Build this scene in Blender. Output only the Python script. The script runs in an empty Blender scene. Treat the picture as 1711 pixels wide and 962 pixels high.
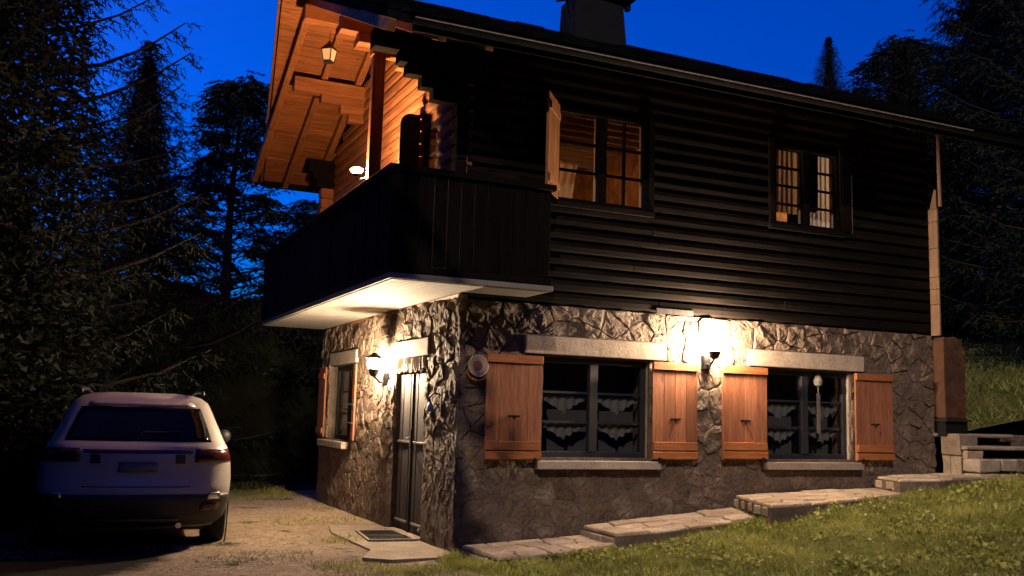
import bpy, bmesh, math, random
import numpy as np
from mathutils import Vector, Matrix, noise
random.seed(7)
RNG = np.random.default_rng(11)
sc = bpy.context.scene
C = bpy.data.collections.new("scene"); sc.collection.children.link(C)
R = math.radians

# ------------------------------------------------------------------ camera
CAM = (-3.6988, -9.3149, 1.4091); YAW, PIT, ROL = 1.14180, 0.128149, 0.028083
d = Vector((math.cos(YAW) * math.cos(PIT), math.sin(YAW) * math.cos(PIT), math.sin(PIT)))
r = Vector((math.sin(YAW), -math.cos(YAW), 0)); u = r.cross(d)
r2 = math.cos(ROL) * r + math.sin(ROL) * u; u2 = -math.sin(ROL) * r + math.cos(ROL) * u
cd = bpy.data.cameras.new("camera"); cam = bpy.data.objects.new("camera", cd); C.objects.link(cam)
m = Matrix((r2, u2, -d)).transposed().to_4x4(); m.translation = CAM; cam.matrix_world = m
cd.sensor_width = 36; cd.lens = 1631.3 / 1711 * 36; cd.clip_start = .05; cd.clip_end = 1500
sc.camera = cam

# ------------------------------------------------------------------ world: dusk sky, sun below the horizon behind the house
SUN_AZ = R(118)            # direction of the afterglow, seen from +X towards +Y
w = bpy.data.worlds.new("World"); sc.world = w; w.use_nodes = True
nt = w.node_tree; nt.nodes.clear()
out = nt.nodes.new("ShaderNodeOutputWorld"); bg = nt.nodes.new("ShaderNodeBackground")
sky = nt.nodes.new("ShaderNodeTexSky"); sky.sky_type = 'NISHITA'; sky.sun_disc = False
sky.sun_elevation = R(1.0); sky.sun_rotation = R(90) - SUN_AZ; sky.ozone_density = 9; sky.air_density = 1.0; sky.dust_density = 1.0
nt.links.new(sky.outputs[0], bg.inputs[0]); bg.inputs[1].default_value = .115
nt.links.new(bg.outputs[0], out.inputs[0])

# faint warm fill added from behind the viewer's left shoulder, its source unseen
sl = bpy.data.lights.new("warm_fill", 'SUN'); sl.energy = .27; sl.angle = R(.5); sl.color = (1, .78, .56)
so = bpy.data.objects.new("warm_fill", sl); C.objects.link(so)
so.rotation_euler = Vector((.38, .62, -.62)).to_track_quat('-Z', 'Y').to_euler()
sc.view_settings.view_transform = 'Standard'; sc.view_settings.look = 'None'
sc.view_settings.exposure = 3; sc.view_settings.gamma = 1
sc.render.engine = 'CYCLES'; sc.cycles.max_bounces = 6; sc.cycles.transparent_max_bounces = 12
sc.cycles.use_light_tree = True; sc.cycles.sample_clamp_indirect = 4; sc.cycles.caustics_reflective = False

# ------------------------------------------------------------------ lamp positions and strengths
FRONT_LAMP = (3.03, -.19, 2.24); SIDE_LAMP = (-.20, 2.36, 1.97); POST_LAMP = (-.655, 1.93, 4.25)

# ------------------------------------------------------------------ material helpers
MATS = {}
class NT:
    def __init__(s, name):
        s.m = bpy.data.materials.new(name); s.m.use_nodes = True; s.t = s.m.node_tree
        s.b = s.t.nodes["Principled BSDF"]; s.tc = s.t.nodes.new("ShaderNodeTexCoord"); MATS[name] = s.m
    def n(s, typ, **kw):
        x = s.t.nodes.new(typ)
        for k, v in kw.items(): setattr(x, k, v)
        return x
    def l(s, a, b): s.t.links.new(a, b)
    def map(s, scale=(1, 1, 1), rot=(0, 0, 0), src='Object'):
        mp = s.n("ShaderNodeMapping"); mp.inputs['Scale'].default_value = scale; mp.inputs['Rotation'].default_value = rot
        s.l(s.tc.outputs[src], mp.inputs[0]); return mp.outputs[0]
    def noise(s, scale, detail=6, rough=.6, vec=None, dist=0):
        x = s.n("ShaderNodeTexNoise"); x.inputs['Scale'].default_value = scale; x.inputs['Detail'].default_value = detail
        x.inputs['Roughness'].default_value = rough; x.inputs['Distortion'].default_value = dist
        s.l(vec if vec is not None else s.tc.outputs['Object'], x.inputs['Vector']); return x.outputs['Fac']
    def ramp(s, fac, *stops):
        x = s.n("ShaderNodeValToRGB"); e = x.color_ramp.elements
        while len(e) < len(stops): e.new(.5)
        for q, (p, c) in zip(e, stops): q.position = p; q.color = (*c, 1)
        s.l(fac, x.inputs[0]); return x.outputs[0]
    def mix(s, a, b, fac=.5, mode='MIX'):
        x = s.n("ShaderNodeMix", data_type='RGBA', blend_type=mode)
        for v, i in ((fac, 0), (a, 6), (b, 7)):
            if isinstance(v, (int, float)): x.inputs[i].default_value = v
            elif isinstance(v, tuple): x.inputs[i].default_value = (*v, 1)
            else: s.l(v, x.inputs[i])
        return x.outputs[2]
    def val(s, a, b, op='MULTIPLY'):
        x = s.n("ShaderNodeMath", operation=op)
        for v, i in ((a, 0), (b, 1)):
            if isinstance(v, (int, float)): x.inputs[i].default_value = v
            else: s.l(v, x.inputs[i])
        return x.outputs[0]
    def bump(s, h, strength=.5, dist=.02, prev=None):
        x = s.n("ShaderNodeBump"); x.inputs['Strength'].default_value = strength; x.inputs['Distance'].default_value = dist
        s.l(h, x.inputs['Height'])
        if prev: s.l(prev, x.inputs['Normal'])
        s.l(x.outputs[0], s.b.inputs['Normal']); return x.outputs[0]
    def col(s, c):
        if isinstance(c, tuple): s.b.inputs['Base Color'].default_value = (*c, 1)
        else: s.l(c, s.b.inputs['Base Color'])
    def rough(s, v, spec=.3):
        if isinstance(v, (int, float)): s.b.inputs['Roughness'].default_value = v
        else: s.l(v, s.b.inputs['Roughness'])
        s.b.inputs['Specular IOR Level'].default_value = spec
    def rnd(s): return s.n("ShaderNodeObjectInfo").outputs['Random']

def wood(name, dark, light, axis=0, rough=.75, vary=.35, knots=True):
    s = NT(name); sc_ = [14, 14, 14]; sc_[axis] = 1.0
    v = s.map(tuple(sc_)); g = s.noise(1.6, 8, .65, v, .6); g2 = s.noise(9, 4, .6, v)
    big = s.noise(1.3, 3, .5)
    c = s.ramp(g, (.3, dark), (.7, light))
    c = s.mix(c, s.ramp(g2, (.35, (.55, .5, .45)), (.6, (1, 1, 1))), .6, 'MULTIPLY')
    hi = 1.0; lo = 1 - vary
    rr = s.ramp(s.rnd(), (0, (lo, lo, lo)), (1, (hi, hi, hi)))
    c = s.mix(c, rr, .9, 'MULTIPLY')
    if knots:
        sk = [3.2, 7, 7]; sk = [7, 7, 7]; sk[axis] = 3
        vo = s.n("ShaderNodeTexVoronoi"); vo.inputs['Scale'].default_value = .9; s.l(s.map(tuple(sk)), vo.inputs['Vector'])
        kc = s.ramp(vo.outputs['Distance'], (.05, (.3, .25, .2)), (.16, (1, 1, 1)))
        c = s.mix(c, kc, .8, 'MULTIPLY')
    c = s.mix(c, s.ramp(big, (.3, (.7, .68, .66)), (.7, (1, 1, 1))), .7, 'MULTIPLY')
    s.col(c); s.rough(rough, .06 if dark[0] < .01 else .22)
    b = s.bump(g2, .35, .004); s.bump(g, .5, .006, b); return s.m
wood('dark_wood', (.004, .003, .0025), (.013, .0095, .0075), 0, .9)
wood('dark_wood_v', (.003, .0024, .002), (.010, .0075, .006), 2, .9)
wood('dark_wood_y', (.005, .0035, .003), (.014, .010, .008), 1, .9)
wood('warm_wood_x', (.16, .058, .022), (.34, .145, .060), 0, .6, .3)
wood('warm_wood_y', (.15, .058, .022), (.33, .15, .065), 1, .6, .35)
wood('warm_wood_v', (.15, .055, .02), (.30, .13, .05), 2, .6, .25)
wood('shutter_wood', (.25, .095, .05), (.42, .175, .095), 2, .65, .35, True)
wood('batten_wood', (.30, .10, .035), (.46, .18, .07), 0, .55, .2, False)
wood('casing_wood', (.20, .12, .08), (.34, .22, .155), 2, .6, .15)
wood('door_wood', (.03, .026, .028), (.075, .066, .07), 2, .7, .3)
wood('room_wood', (.12, .05, .02), (.26, .12, .05), 0, .7, .3)

def rock(name, cols, scale=3.0, bump=1.0, rough=.85, vary=True, spec=.25, chip=0):
    s = NT(name); n1 = s.noise(scale, 8, .65); n2 = s.noise(scale * 9, 8, .7); n3 = s.noise(scale * 40, 3, .6)
    c = s.ramp(n1, (.3, cols[0]), (.52, cols[1]), (.72, cols[2]))
    if vary: c = s.mix(c, s.ramp(s.rnd(), (0, (.50, .46, .43)), (.35, (.95, .86, .78)), (.6, (.7, .68, .68)), (1, (1.0, .97, .92))), .85, 'MULTIPLY')
    c = s.mix(c, s.ramp(n2, (.35, (.55, .53, .5)), (.6, (1, 1, 1))), .75, 'MULTIPLY')
    s.col(c); s.rough(rough, spec)
    b = s.bump(n1, bump * .6, .05); b = s.bump(n2, bump, .022, b)
    if chip:
        vo = s.n("ShaderNodeTexVoronoi", feature='SMOOTH_F1'); vo.inputs['Scale'].default_value = 15; vo.inputs['Smoothness'].default_value = .12
        wv = s.n("ShaderNodeVectorMath", operation='MULTIPLY_ADD'); nz = s.n("ShaderNodeTexNoise"); nz.inputs['Scale'].default_value = 9; s.l(s.tc.outputs['Object'], nz.inputs['Vector'])
        s.l(nz.outputs['Color'], wv.inputs[0]); wv.inputs[1].default_value = (.12, .12, .12); s.l(s.tc.outputs['Object'], wv.inputs[2]); s.l(wv.outputs[0], vo.inputs['Vector'])
        b = s.bump(vo.outputs['Distance'], chip, .035, b)
    s.bump(n3, bump * .5, .004, b); return s.m
rock('wall_stone', ((.12, .092, .075), (.19, .148, .12), (.30, .245, .205)), 3.2, .9, .8, spec=.18, chip=.32)
rock('mortar', ((.085, .066, .054), (.13, .10, .082), (.18, .145, .12)), 6, .8, .95, False)
rock('lintel_stone', ((.33, .28, .24), (.42, .37, .32), (.5, .45, .4)), 5, .35, .85)
rock('paving', ((.38, .30, .22), (.52, .43, .33), (.64, .55, .44)), 4, .55, .85)
rock('stair_stone', ((.3, .25, .2), (.42, .35, .29), (.52, .45, .38)), 5, .7, .85)
rock('concrete', ((.28, .22, .16), (.36, .3, .22), (.45, .38, .3)), 4, .35, .9, False)
rock('roof_slate', ((.004, .004, .005), (.007, .007, .008), (.012, .011, .012)), 5, .6, .85, spec=.08)
rock('chimney_render', ((.003, .003, .003), (.005, .005, .005), (.008, .007, .007)), 6, .6, .9, False)
rock('pebble', ((.25, .19, .14), (.38, .3, .22), (.5, .42, .33)), 20, .3, .9, False)

def plain(name, c, rough=.6, metal=0, spec=.4, bump=0, scale=30, var=.25):
    s = NT(name); n = s.noise(scale, 5, .6)
    lo = tuple(x * (1 - var) for x in c)
    s.col(s.ramp(n, (.3, lo), (.7, c))); s.rough(s.ramp(n, (.3, (rough * .85,) * 3), (.7, (min(1, rough * 1.1),) * 3)), spec)
    s.b.inputs['Metallic'].default_value = metal
    if bump: s.bump(n, bump, .004)
    return s.m
plain('soffit_paint', (.20, .185, .165), .8, bump=.5, scale=12)
plain('black_metal', (.02, .02, .022), .45, .6)
plain('iron', (.10, .10, .105), .4, .9)
plain('bright_iron', (.45, .44, .43), .35, .9)
plain('gutter_metal', (.30, .24, .17), .5, .3)
plain('frame_paint', (.016, .016, .022), .6)
plain('frame_wood_warm', (.28, .16, .08), .6)
plain('curtain', (.75, .72, .66), .95, bump=.6, scale=60)
plain('curtain_beige', (.5, .38, .24), .95, bump=.6, scale=60)
plain('lace', (.16, .155, .15), .95, bump=.6, scale=60)
plain('curtain_dark', (.05, .045, .04), .95)
plain('valance', (.6, .56, .5), .9, bump=.5, scale=50)
plain('black_shutter', (.006, .005, .005), .8)
plain('faint_glass', (.12, .11, .10), .4)
plain('terracotta', (.42, .13, .05), .8, bump=.4)
plain('rust_cover', (.10, .04, .018), .8, bump=.7, scale=9, var=.6)
plain('room_plaster', (.46, .24, .11), .95, scale=5, var=.75)
plain('dark_room', (.075, .072, .085), .95)
plain('pale_board', (.5, .4, .28), .8)
plain('ceramic', (.45, .36, .3), .3, 0, .5)
plain('ceramic_dark', (.22, .1, .07), .35, 0, .5)
plain('rubber', (.012, .012, .013), .85)
plain('rubber_mat', (.07, .055, .05), .9, bump=.5)
plain('car_plastic', (.018, .018, .02), .55)
plain('chrome', (.6, .6, .6), .2, 1)
plain('plate', (.11, .11, .115), .5)
plain('bark', (.008, .007, .005), .95, bump=1, scale=14, var=.5)
plain('taillight', (.045, .005, .004), .15, 0, .4)
s = NT('car_paint'); s.col((.33, .30, .265)); s.rough(.38, .4); s.b.inputs['Coat Weight'].default_value = .25; s.b.inputs['Coat Roughness'].default_value = .08; s.b.inputs['Metallic'].default_value = .1
s.bump(s.noise(2.5, 2, .5), .02, .01)
s = NT('car_glass'); s.col((.004, .004, .005)); s.rough(.05, .18)
s = NT('lantern_glass'); s.col((.8, .7, .5)); s.rough(.4, .4); s.b.inputs['Transmission Weight'].default_value = .25; s.b.inputs['Subsurface Weight'].default_value = .0

s = NT('window_glass'); t = s.t
for nd in list(t.nodes):
    if nd.type == 'BSDF_PRINCIPLED': t.nodes.remove(nd)
tr = s.n("ShaderNodeBsdfTransparent"); tr.inputs[0].default_value = (.86, .87, .88, 1)
gl = s.n("ShaderNodeBsdfGlossy"); gl.inputs['Roughness'].default_value = .03
lw = s.n("ShaderNodeLayerWeight"); mx = s.n("ShaderNodeMixShader")
s.l(s.val(s.val(s.val(lw.outputs['Facing'], 5, 'POWER'), .9, 'MULTIPLY'), .03, 'ADD'), mx.inputs[0]); s.l(tr.outputs[0], mx.inputs[1]); s.l(gl.outputs[0], mx.inputs[2])
s.l(mx.outputs[0], t.nodes["Material Output"].inputs[0])

for nm_, tf_ in (('curtain', .35), ('curtain_beige', .45), ('valance', .3)):
    m_ = MATS[nm_]; t_ = m_.node_tree; b_ = t_.nodes["Principled BSDF"]; tl_ = t_.nodes.new("ShaderNodeBsdfTranslucent"); mx_ = t_.nodes.new("ShaderNodeMixShader"); mx_.inputs[0].default_value = tf_
    t_.links.new(b_.inputs['Base Color'].links[0].from_socket, tl_.inputs[0]); t_.links.new(b_.outputs[0], mx_.inputs[1]); t_.links.new(tl_.outputs[0], mx_.inputs[2]); t_.links.new(mx_.outputs[0], t_.nodes["Material Output"].inputs[0])
def glow(name, c, strength):
    s = NT(name); s.col((.8, .8, .8)); s.b.inputs['Emission Color'].default_value = (*c, 1)
    s.b.inputs['Emission Strength'].default_value = strength; return s.m
glow('front_glow', (1, .72, .46), 330)
glow('side_glow', (1, .72, .45), 520)
glow('post_glow', (1, .50, .20), 450)
glow('room_glow', (1, .45, .16), 95)
glow('room_glow_dim', (1, .6, .3), 220)

def leafmat(name, a, b, rough=.7, trans=.15):
    s = NT(name); at = s.n("ShaderNodeAttribute", attribute_name='tint')
    s.col(s.ramp(at.outputs['Fac'], (0, a), (1, b))); s.rough(rough, .2)
    if trans:
        s.b.inputs['Transmission Weight'].default_value = 0
        tl = s.n("ShaderNodeBsdfTranslucent"); s.l(s.b.inputs['Base Color'].links[0].from_socket, tl.inputs[0])
        mx = s.n("ShaderNodeMixShader"); mx.inputs[0].default_value = trans
        s.l(s.b.outputs[0], mx.inputs[1]); s.l(tl.outputs[0], mx.inputs[2]); s.l(mx.outputs[0], s.t.nodes["Material Output"].inputs[0])
    return s.m
leafmat('spruce_needle', (.002, .004, .002), (.006, .010, .004))
leafmat('spruce_needle_lit', (.006, .010, .003), (.020, .028, .008))  # paler copy of the needles, dim light on the boughs put into the colour
leafmat('ash_leaf', (.003, .006, .004), (.009, .015, .009))
leafmat('grass_blade', (.10, .12, .022), (.43, .43, .12), .75, .4)
leafmat('leaf_litter', (.35, .28, .16), (.5, .5, .35), .7, .2)

s = NT('gravel_ground'); n1 = s.noise(.55, 6, .6); n2 = s.noise(14, 8, .75); n3 = s.noise(60, 4, .7)
c = s.ramp(n2, (.3, (.17, .125, .08)), (.5, (.36, .28, .19)), (.7, (.52, .43, .32)))
gmask = s.ramp(s.noise(1.1, 7, .7), (.56, (0, 0, 0)), (.64, (1, 1, 1)))
c = s.mix(c, (.055, .06, .022), gmask)
# shade beside the car and past the house, painted in as dark soil colour
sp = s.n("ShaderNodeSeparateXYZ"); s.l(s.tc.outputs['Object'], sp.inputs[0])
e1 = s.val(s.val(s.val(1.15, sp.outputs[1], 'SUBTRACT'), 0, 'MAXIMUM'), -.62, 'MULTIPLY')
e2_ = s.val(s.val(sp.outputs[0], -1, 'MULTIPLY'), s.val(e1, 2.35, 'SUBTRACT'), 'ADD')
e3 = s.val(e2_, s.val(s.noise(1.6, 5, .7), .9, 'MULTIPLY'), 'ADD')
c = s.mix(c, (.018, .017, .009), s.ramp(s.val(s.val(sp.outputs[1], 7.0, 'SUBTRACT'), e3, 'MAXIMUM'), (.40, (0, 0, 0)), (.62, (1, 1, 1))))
c = s.mix(c, s.ramp(n1, (.35, (.6, .55, .5)), (.6, (1, 1, 1))), .8, 'MULTIPLY'); s.col(c); s.rough(.95, .15)
b = s.bump(n1, .5, .12); b = s.bump(n2, .9, .03, b); s.bump(n3, .8, .010, b)
s = NT('lawn_soil'); n2 = s.noise(5, 8, .7)
s.col(s.ramp(n2, (.3, (.06, .06, .015)), (.55, (.13, .14, .035)), (.75, (.24, .19, .08)))); s.rough(1, .1)
b = s.bump(s.noise(1.5, 4, .6), .6, .12); s.bump(s.noise(25, 6, .7), 1, .03, b)
s = NT('bank_turf'); n2 = s.noise(1.2, 8, .7)
s.col(s.ramp(n2, (.35, (.05, .075, .015)), (.5, (.11, .12, .03)), (.68, (.17, .13, .05)))); s.rough(1, .1)
b = s.bump(s.noise(.8, 5, .65), .8, .25); s.bump(s.noise(12, 6, .7), 1, .06, b)
s = NT('forest_floor'); s.col((.006, .007, .004)); s.rough(1, .05)

# ------------------------------------------------------------------ geometry helpers
def link(name, me, mat, parent=None, **props):
    o = bpy.data.objects.new(name, me); C.objects.link(o)
    if mat and not me.materials: me.materials.append(MATS[mat])
    if parent: o.parent = parent
    for k, v in props.items(): o[k] = v
    return o
def empty(name, label, cat, group=None, loc=(0, 0, 0)):
    o = bpy.data.objects.new(name, None); C.objects.link(o); o.location = loc; o['label'] = label; o['category'] = cat
    o.empty_display_size = .1
    if group: o['group'] = group
    return o
def me_from(name, V, F, smooth=False):
    me = bpy.data.meshes.new(name); me.from_pydata([tuple(v) for v in V], [], F); me.update()
    if smooth: me.polygons.foreach_set('use_smooth', [True] * len(me.polygons))
    return me
class MB:
    def __init__(s): s.V = []; s.F = []
    def add(s, V, F):
        k = len(s.V); s.V += [tuple(v) for v in V]; s.F += [tuple(i + k for i in f) for f in F]; return s
    def box(s, x0, y0, z0, x1, y1, z1):
        x0, x1 = sorted((x0, x1)); y0, y1 = sorted((y0, y1)); z0, z1 = sorted((z0, z1))
        V = [(x, y, z) for z in (z0, z1) for y in (y0, y1) for x in (x0, x1)]
        return s.add(V, [(0, 2, 3, 1), (4, 5, 7, 6), (0, 1, 5, 4), (2, 6, 7, 3), (0, 4, 6, 2), (1, 3, 7, 5)])
    def prism(s, poly, z0, z1):
        n = len(poly); z0s = z0 if isinstance(z0, (list, tuple)) else [z0] * n; z1s = z1 if isinstance(z1, (list, tuple)) else [z1] * n
        V = [(p[0], p[1], z) for p, z in zip(poly, z0s)] + [(p[0], p[1], z) for p, z in zip(poly, z1s)]
        return s.add(V, [tuple(range(n - 1, -1, -1)), tuple(range(n, 2 * n))] + [(i, (i + 1) % n, n + (i + 1) % n, n + i) for i in range(n)])
    def bar(s, a, b, w, h, up=(0, 0, 1)):
        a, b = Vector(a), Vector(b); t = (b - a).normalized(); up = Vector(up); sd = t.cross(up).normalized(); up = sd.cross(t)
        V = [p + sd * i * w / 2 + up * j * h / 2 for p in (a, b) for i, j in ((-1, -1), (1, -1), (1, 1), (-1, 1))]
        return s.add(V, [(3, 2, 1, 0), (4, 5, 6, 7)] + [(i, (i + 1) % 4, 4 + (i + 1) % 4, 4 + i) for i in range(4)])
    def tube(s, pts, rad, n=8, cap=True):
        pts = [Vector(p) for p in pts]; rs = rad if isinstance(rad, (list, tuple)) else [rad] * len(pts); rings = []
        for i, p in enumerate(pts):
            t = (pts[min(i + 1, len(pts) - 1)] - pts[max(i - 1, 0)]).normalized()
            a = t.orthogonal().normalized() if abs(t.z) > .95 else t.cross(Vector((0, 0, 1))).normalized()
            b = t.cross(a); rings.append([p + (a * math.cos(2 * math.pi * k / n) + b * math.sin(2 * math.pi * k / n)) * rs[i] for k in range(n)])
        V = [v for rg in rings for v in rg]
        F = [(i * n + k, i * n + (k + 1) % n, (i + 1) * n + (k + 1) % n, (i + 1) * n + k) for i in range(len(pts) - 1) for k in range(n)]
        if cap: F += [tuple(range(n - 1, -1, -1)), tuple((len(pts) - 1) * n + k for k in range(n))]
        return s.add(V, F)
    def lathe(s, prof, c=(0, 0, 0), n=20, axis='z'):
        V = []
        for rr, z in prof:
            for k in range(n):
                a = 2 * math.pi * k / n; p = (rr * math.cos(a), rr * math.sin(a), z)
                if axis == 'y': p = (p[0], p[2], p[1])
                if axis == 'x': p = (p[2], p[0], p[1])
                V.append((p[0] + c[0], p[1] + c[1], p[2] + c[2]))
        F = [(i * n + k, i * n + (k + 1) % n, (i + 1) * n + (k + 1) % n, (i + 1) * n + k) for i in range(len(prof) - 1) for k in range(n)]
        return s.add(V, F)
    def obj(s, name, mat, parent=None, bevel=0, smooth=False, seg=1, **props):
        me = me_from(name, s.V, s.F, smooth)
        bm = bmesh.new(); bm.from_mesh(me); bmesh.ops.recalc_face_normals(bm, faces=bm.faces)
        if bevel: bmesh.ops.bevel(bm, geom=bm.edges[:], offset=bevel, segments=seg, affect='EDGES', profile=.6)
        bm.to_mesh(me); bm.free()
        if smooth and bevel:
            pass
        return link(name, me, mat, parent, **props)
def box(name, mat, parent, *a, bevel=.004, **k): return MB().box(*a).obj(name, mat, parent, bevel, **k)
def jit(a): return random.uniform(-a, a)

# ------------------------------------------------------------------ terrain
SX = [-60, -6, -2.5, -.3, 0, 1.4, 3.4, 5.5, 6.7, 8.5, 12, 30]
SZ = [-.6, -.10, -.05, 0, .01, .08, .28, .56, .73, .79, 1.0, 2.2]
def h_low(x, y):
    z = float(np.interp(x, SX, SZ))
    if y < -1: z -= .02 * min(-y - 1, 12)
    if y > 12: z += min(.13 * (y - 12), 16)
    return z + .02 * noise.noise(Vector((x * .9, y * .9, 0)))
def h_bank(x, y):
    dd = (x - 7) * .77 + y * .64
    z = 1.30 + (.235 * min(max(dd, 0), 7.6)) + max(0, dd - 7.6) * .01
    return z + .05 * noise.noise(Vector((x * .5, y * .5, 3)))
def grid(name, xs, ys, hf, mat, skip=None, **props):
    V = []; idx = {}
    F = []
    for j, y in enumerate(ys):
        for i, x in enumerate(xs): idx[i, j] = len(V); V.append((x, y, hf(x, y)))
    for j in range(len(ys) - 1):
        for i in range(len(xs) - 1):
            if skip and skip((xs[i] + xs[i + 1]) / 2, (ys[j] + ys[j + 1]) / 2): continue
            F.append((idx[i, j], idx[i + 1, j], idx[i + 1, j + 1], idx[i, j + 1]))
    return link(name, me_from(name, V, F, True), mat, None, kind='structure', **props)
def steps(*segs):
    o = []
    for a, b, st in segs: o += list(np.arange(a, b, st))
    return [float(x) for x in o] + [float(segs[-1][1])]
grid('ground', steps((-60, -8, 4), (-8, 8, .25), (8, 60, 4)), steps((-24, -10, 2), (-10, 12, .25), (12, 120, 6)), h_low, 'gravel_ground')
def lawn_edge(y): return -.22 + .10 * min(0, y + 1.3) + .10 * math.sin(y * 3.1) + .06 * math.sin(y * 7.7 + 1)
LX = [-2, 0, .6, 1.4, 2.2, 3.1, 3.8, 5.4, 6.7, 8.5, 12, 30]; LZ = [0, 0, .045, .10, .23, .33, .47, .585, .735, .79, 1.0, 2.2]
def lawn_h(x, y):
    e = min(max((x - lawn_edge(y)) / .3, 0), 1); z = float(np.interp(x, LX, LZ)) - .02 * max(0, min(-y - 1, 12)) + .02 * noise.noise(Vector((x * .9, y * .9, 0))) + .02 * noise.noise(Vector((x * 2.7, y * 2.7, 4)))
    return h_low(x, y) * (1 - e) + (z + .025) * e - .003
lx = steps((0, 2, .1), (2, 10, .25), (10, 30, 2))
V = []; F = []; ys = steps((-10, -3, .25), (-3, -.1, .1))
for j, y in enumerate(ys):
    for x in lx: X = lawn_edge(y) + x; V.append((X, y, lawn_h(X, y)))
nx = len(lx)
for j in range(len(ys) - 1):
    for i in range(nx - 1): F.append((j * nx + i, j * nx + i + 1, (j + 1) * nx + i + 1, (j + 1) * nx + i))
link('lawn', me_from('lawn', V, F, True), 'lawn_soil', None, kind='structure')
grid('grass_bank', steps((6.95, 16, .3), (16, 60, 4)), steps((-.02, 12, .3), (12, 60, 4)), h_bank, 'bank_turf')
# far hills, dark and wooded, closing the horizon
V = []; F = []; n = 72
for k in range(n + 1):
    a = -math.pi * .35 + 1.7 * math.pi * k / n
    for rr, zz in ((40, 2.5), (75, 5.5 + 1.5 * noise.noise(Vector((k * .3, 0, 0)))), (130, 9 + 4 * noise.noise(Vector((k * .22, 5, 0)))), (200, 6)):
        V.append((rr * math.cos(a), rr * math.sin(a), zz))
for k in range(n):
    for j in range(3): F.append((k * 4 + j, k * 4 + 4 + j, k * 4 + 5 + j, k * 4 + 1 + j))
link('hills', me_from('hills', V, F, True), 'forest_floor', None, kind='structure')

# ------------------------------------------------------------------ vectorised leaf fields
def tris_object(name, P, T, W, tint, mat, parent=None, quad=False, **props):
    """P base points, T tip vectors, W half-width vectors: one narrow leaf each."""
    n = len(P)
    if quad:
        V = np.stack([P, P + T * .5 + W, P + T, P + T * .5 - W], 1).reshape(-1, 3); m_ = 4
    else:
        V = np.stack([P - W, P + W, P + T], 1).reshape(-1, 3); m_ = 3
    me = bpy.data.meshes.new(name); me.vertices.add(len(V)); me.vertices.foreach_set('co', V.astype(np.float32).ravel())
    me.loops.add(n * m_); me.loops.foreach_set('vertex_index', np.arange(n * m_, dtype=np.int32))
    me.polygons.add(n); me.polygons.foreach_set('loop_start', np.arange(n, dtype=np.int32) * m_)
    me.polygons.foreach_set('loop_total', np.full(n, m_, np.int32)); me.update(calc_edges=True)
    a = me.attributes.new('tint', 'FLOAT', 'POINT'); a.data.foreach_set('value', np.repeat(tint, m_).astype(np.float32))
    return link(name, me, mat, parent, **props)
def rand_dirs(n, z0=-1, z1=1):
    a = RNG.uniform(0, 2 * np.pi, n); z = RNG.uniform(z0, z1, n); s_ = np.sqrt(np.maximum(0, 1 - z * z))
    return np.stack([s_ * np.cos(a), s_ * np.sin(a), z], 1)
def grass(name, pts, hmin, hmax, wid, mat='grass_blade', label='short grass', lean=.6, tintb=.0):
    n = len(pts); P = np.array(pts); H = RNG.uniform(hmin, hmax, n)
    cl = np.array([noise.noise(Vector((p[0] * 1.6, p[1] * 1.6, 7))) for p in pts]); H = H * (1 + .9 * cl)
    D = rand_dirs(n, .15, .9); D[:, 2] = np.abs(D[:, 2]); D[:, :2] *= lean; T = D * H[:, None] / np.maximum(.5, D[:, 2:3])
    a = RNG.uniform(0, 2 * np.pi, n); W = np.stack([np.cos(a), np.sin(a), np.zeros(n)], 1) * wid * RNG.uniform(.6, 1.3, n)[:, None]
    c2 = np.array([noise.noise(Vector((p[0] * 5, p[1] * 5, 2))) for p in pts]); tint = np.clip(.40 + tintb + cl * .7 + c2 * .6 + RNG.normal(0, .24, n), 0, 1)
    return tris_object(name, P, T, W, tint, mat, None, kind='stuff')
pts = []
while len(pts) < 95000:
    y = -random.random() ** 1.15 * 8.2 - .05; x = lawn_edge(y) + random.random() ** 1.05 * (9.5 if y > -3 else 7.5)
    if x - lawn_edge(y) < .25 * random.random(): continue
    if .05 < x < 6.9 and y > (-.84 if x < 5.42 else -.66): continue
    if noise.noise(Vector((x * 2.2, y * 2.2, 1))) + .5 * noise.noise(Vector((x * 7, y * 7, 5))) < -.25 and random.random() < .85: continue
    pts.append((x, y, lawn_h(x, y) - .004))
grass('lawn_grass', pts, .035, .09, .0052)
pts = []
while len(pts) < 30000:     # bank behind the house
    x = random.uniform(6.95, 18); y = random.uniform(0, 10)
    pts.append((x, y, h_bank(x, y)))
grass('bank_grass', pts, .06, .15, .010)
pts = []
for cx, cy, rr, nn in ((-1.1, 6.9, .9, 2600), (-.35, 7.3, .8, 2600), (-1.9, 7.6, 1.0, 2500), (-.3, -1.1, .45, 1500), (-.62, -.75, .3, 700), (-1.15, -.35, .28, 600), (-.05, -.75, .25, 900),
                       (-1.2, -.95, .35, 500), (-.7, 1.3, .25, 350), (-.62, 3.2, .5, 500), (-1.8, .5, .4, 300), (-.1, 4.6, .3, 300), (-1.9, -1.2, .4, 400), (-3.2, 8.6, 2.5, 5000), (-5.5, 3.5, 1.6, 4000), (-6.2, 6, 1.8, 4000)):
    for k in range(nn):
        a = random.uniform(0, 6.283); q_ = rr * math.sqrt(random.random()); x, y = cx + q_ * math.cos(a) * 1.3, cy + q_ * math.sin(a)
        if -.06 < x and y > -.05: continue
        pts.append((x, y, h_low(x, y) - .003))
grass('verge_grass', pts, .02, .075, .004)
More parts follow.
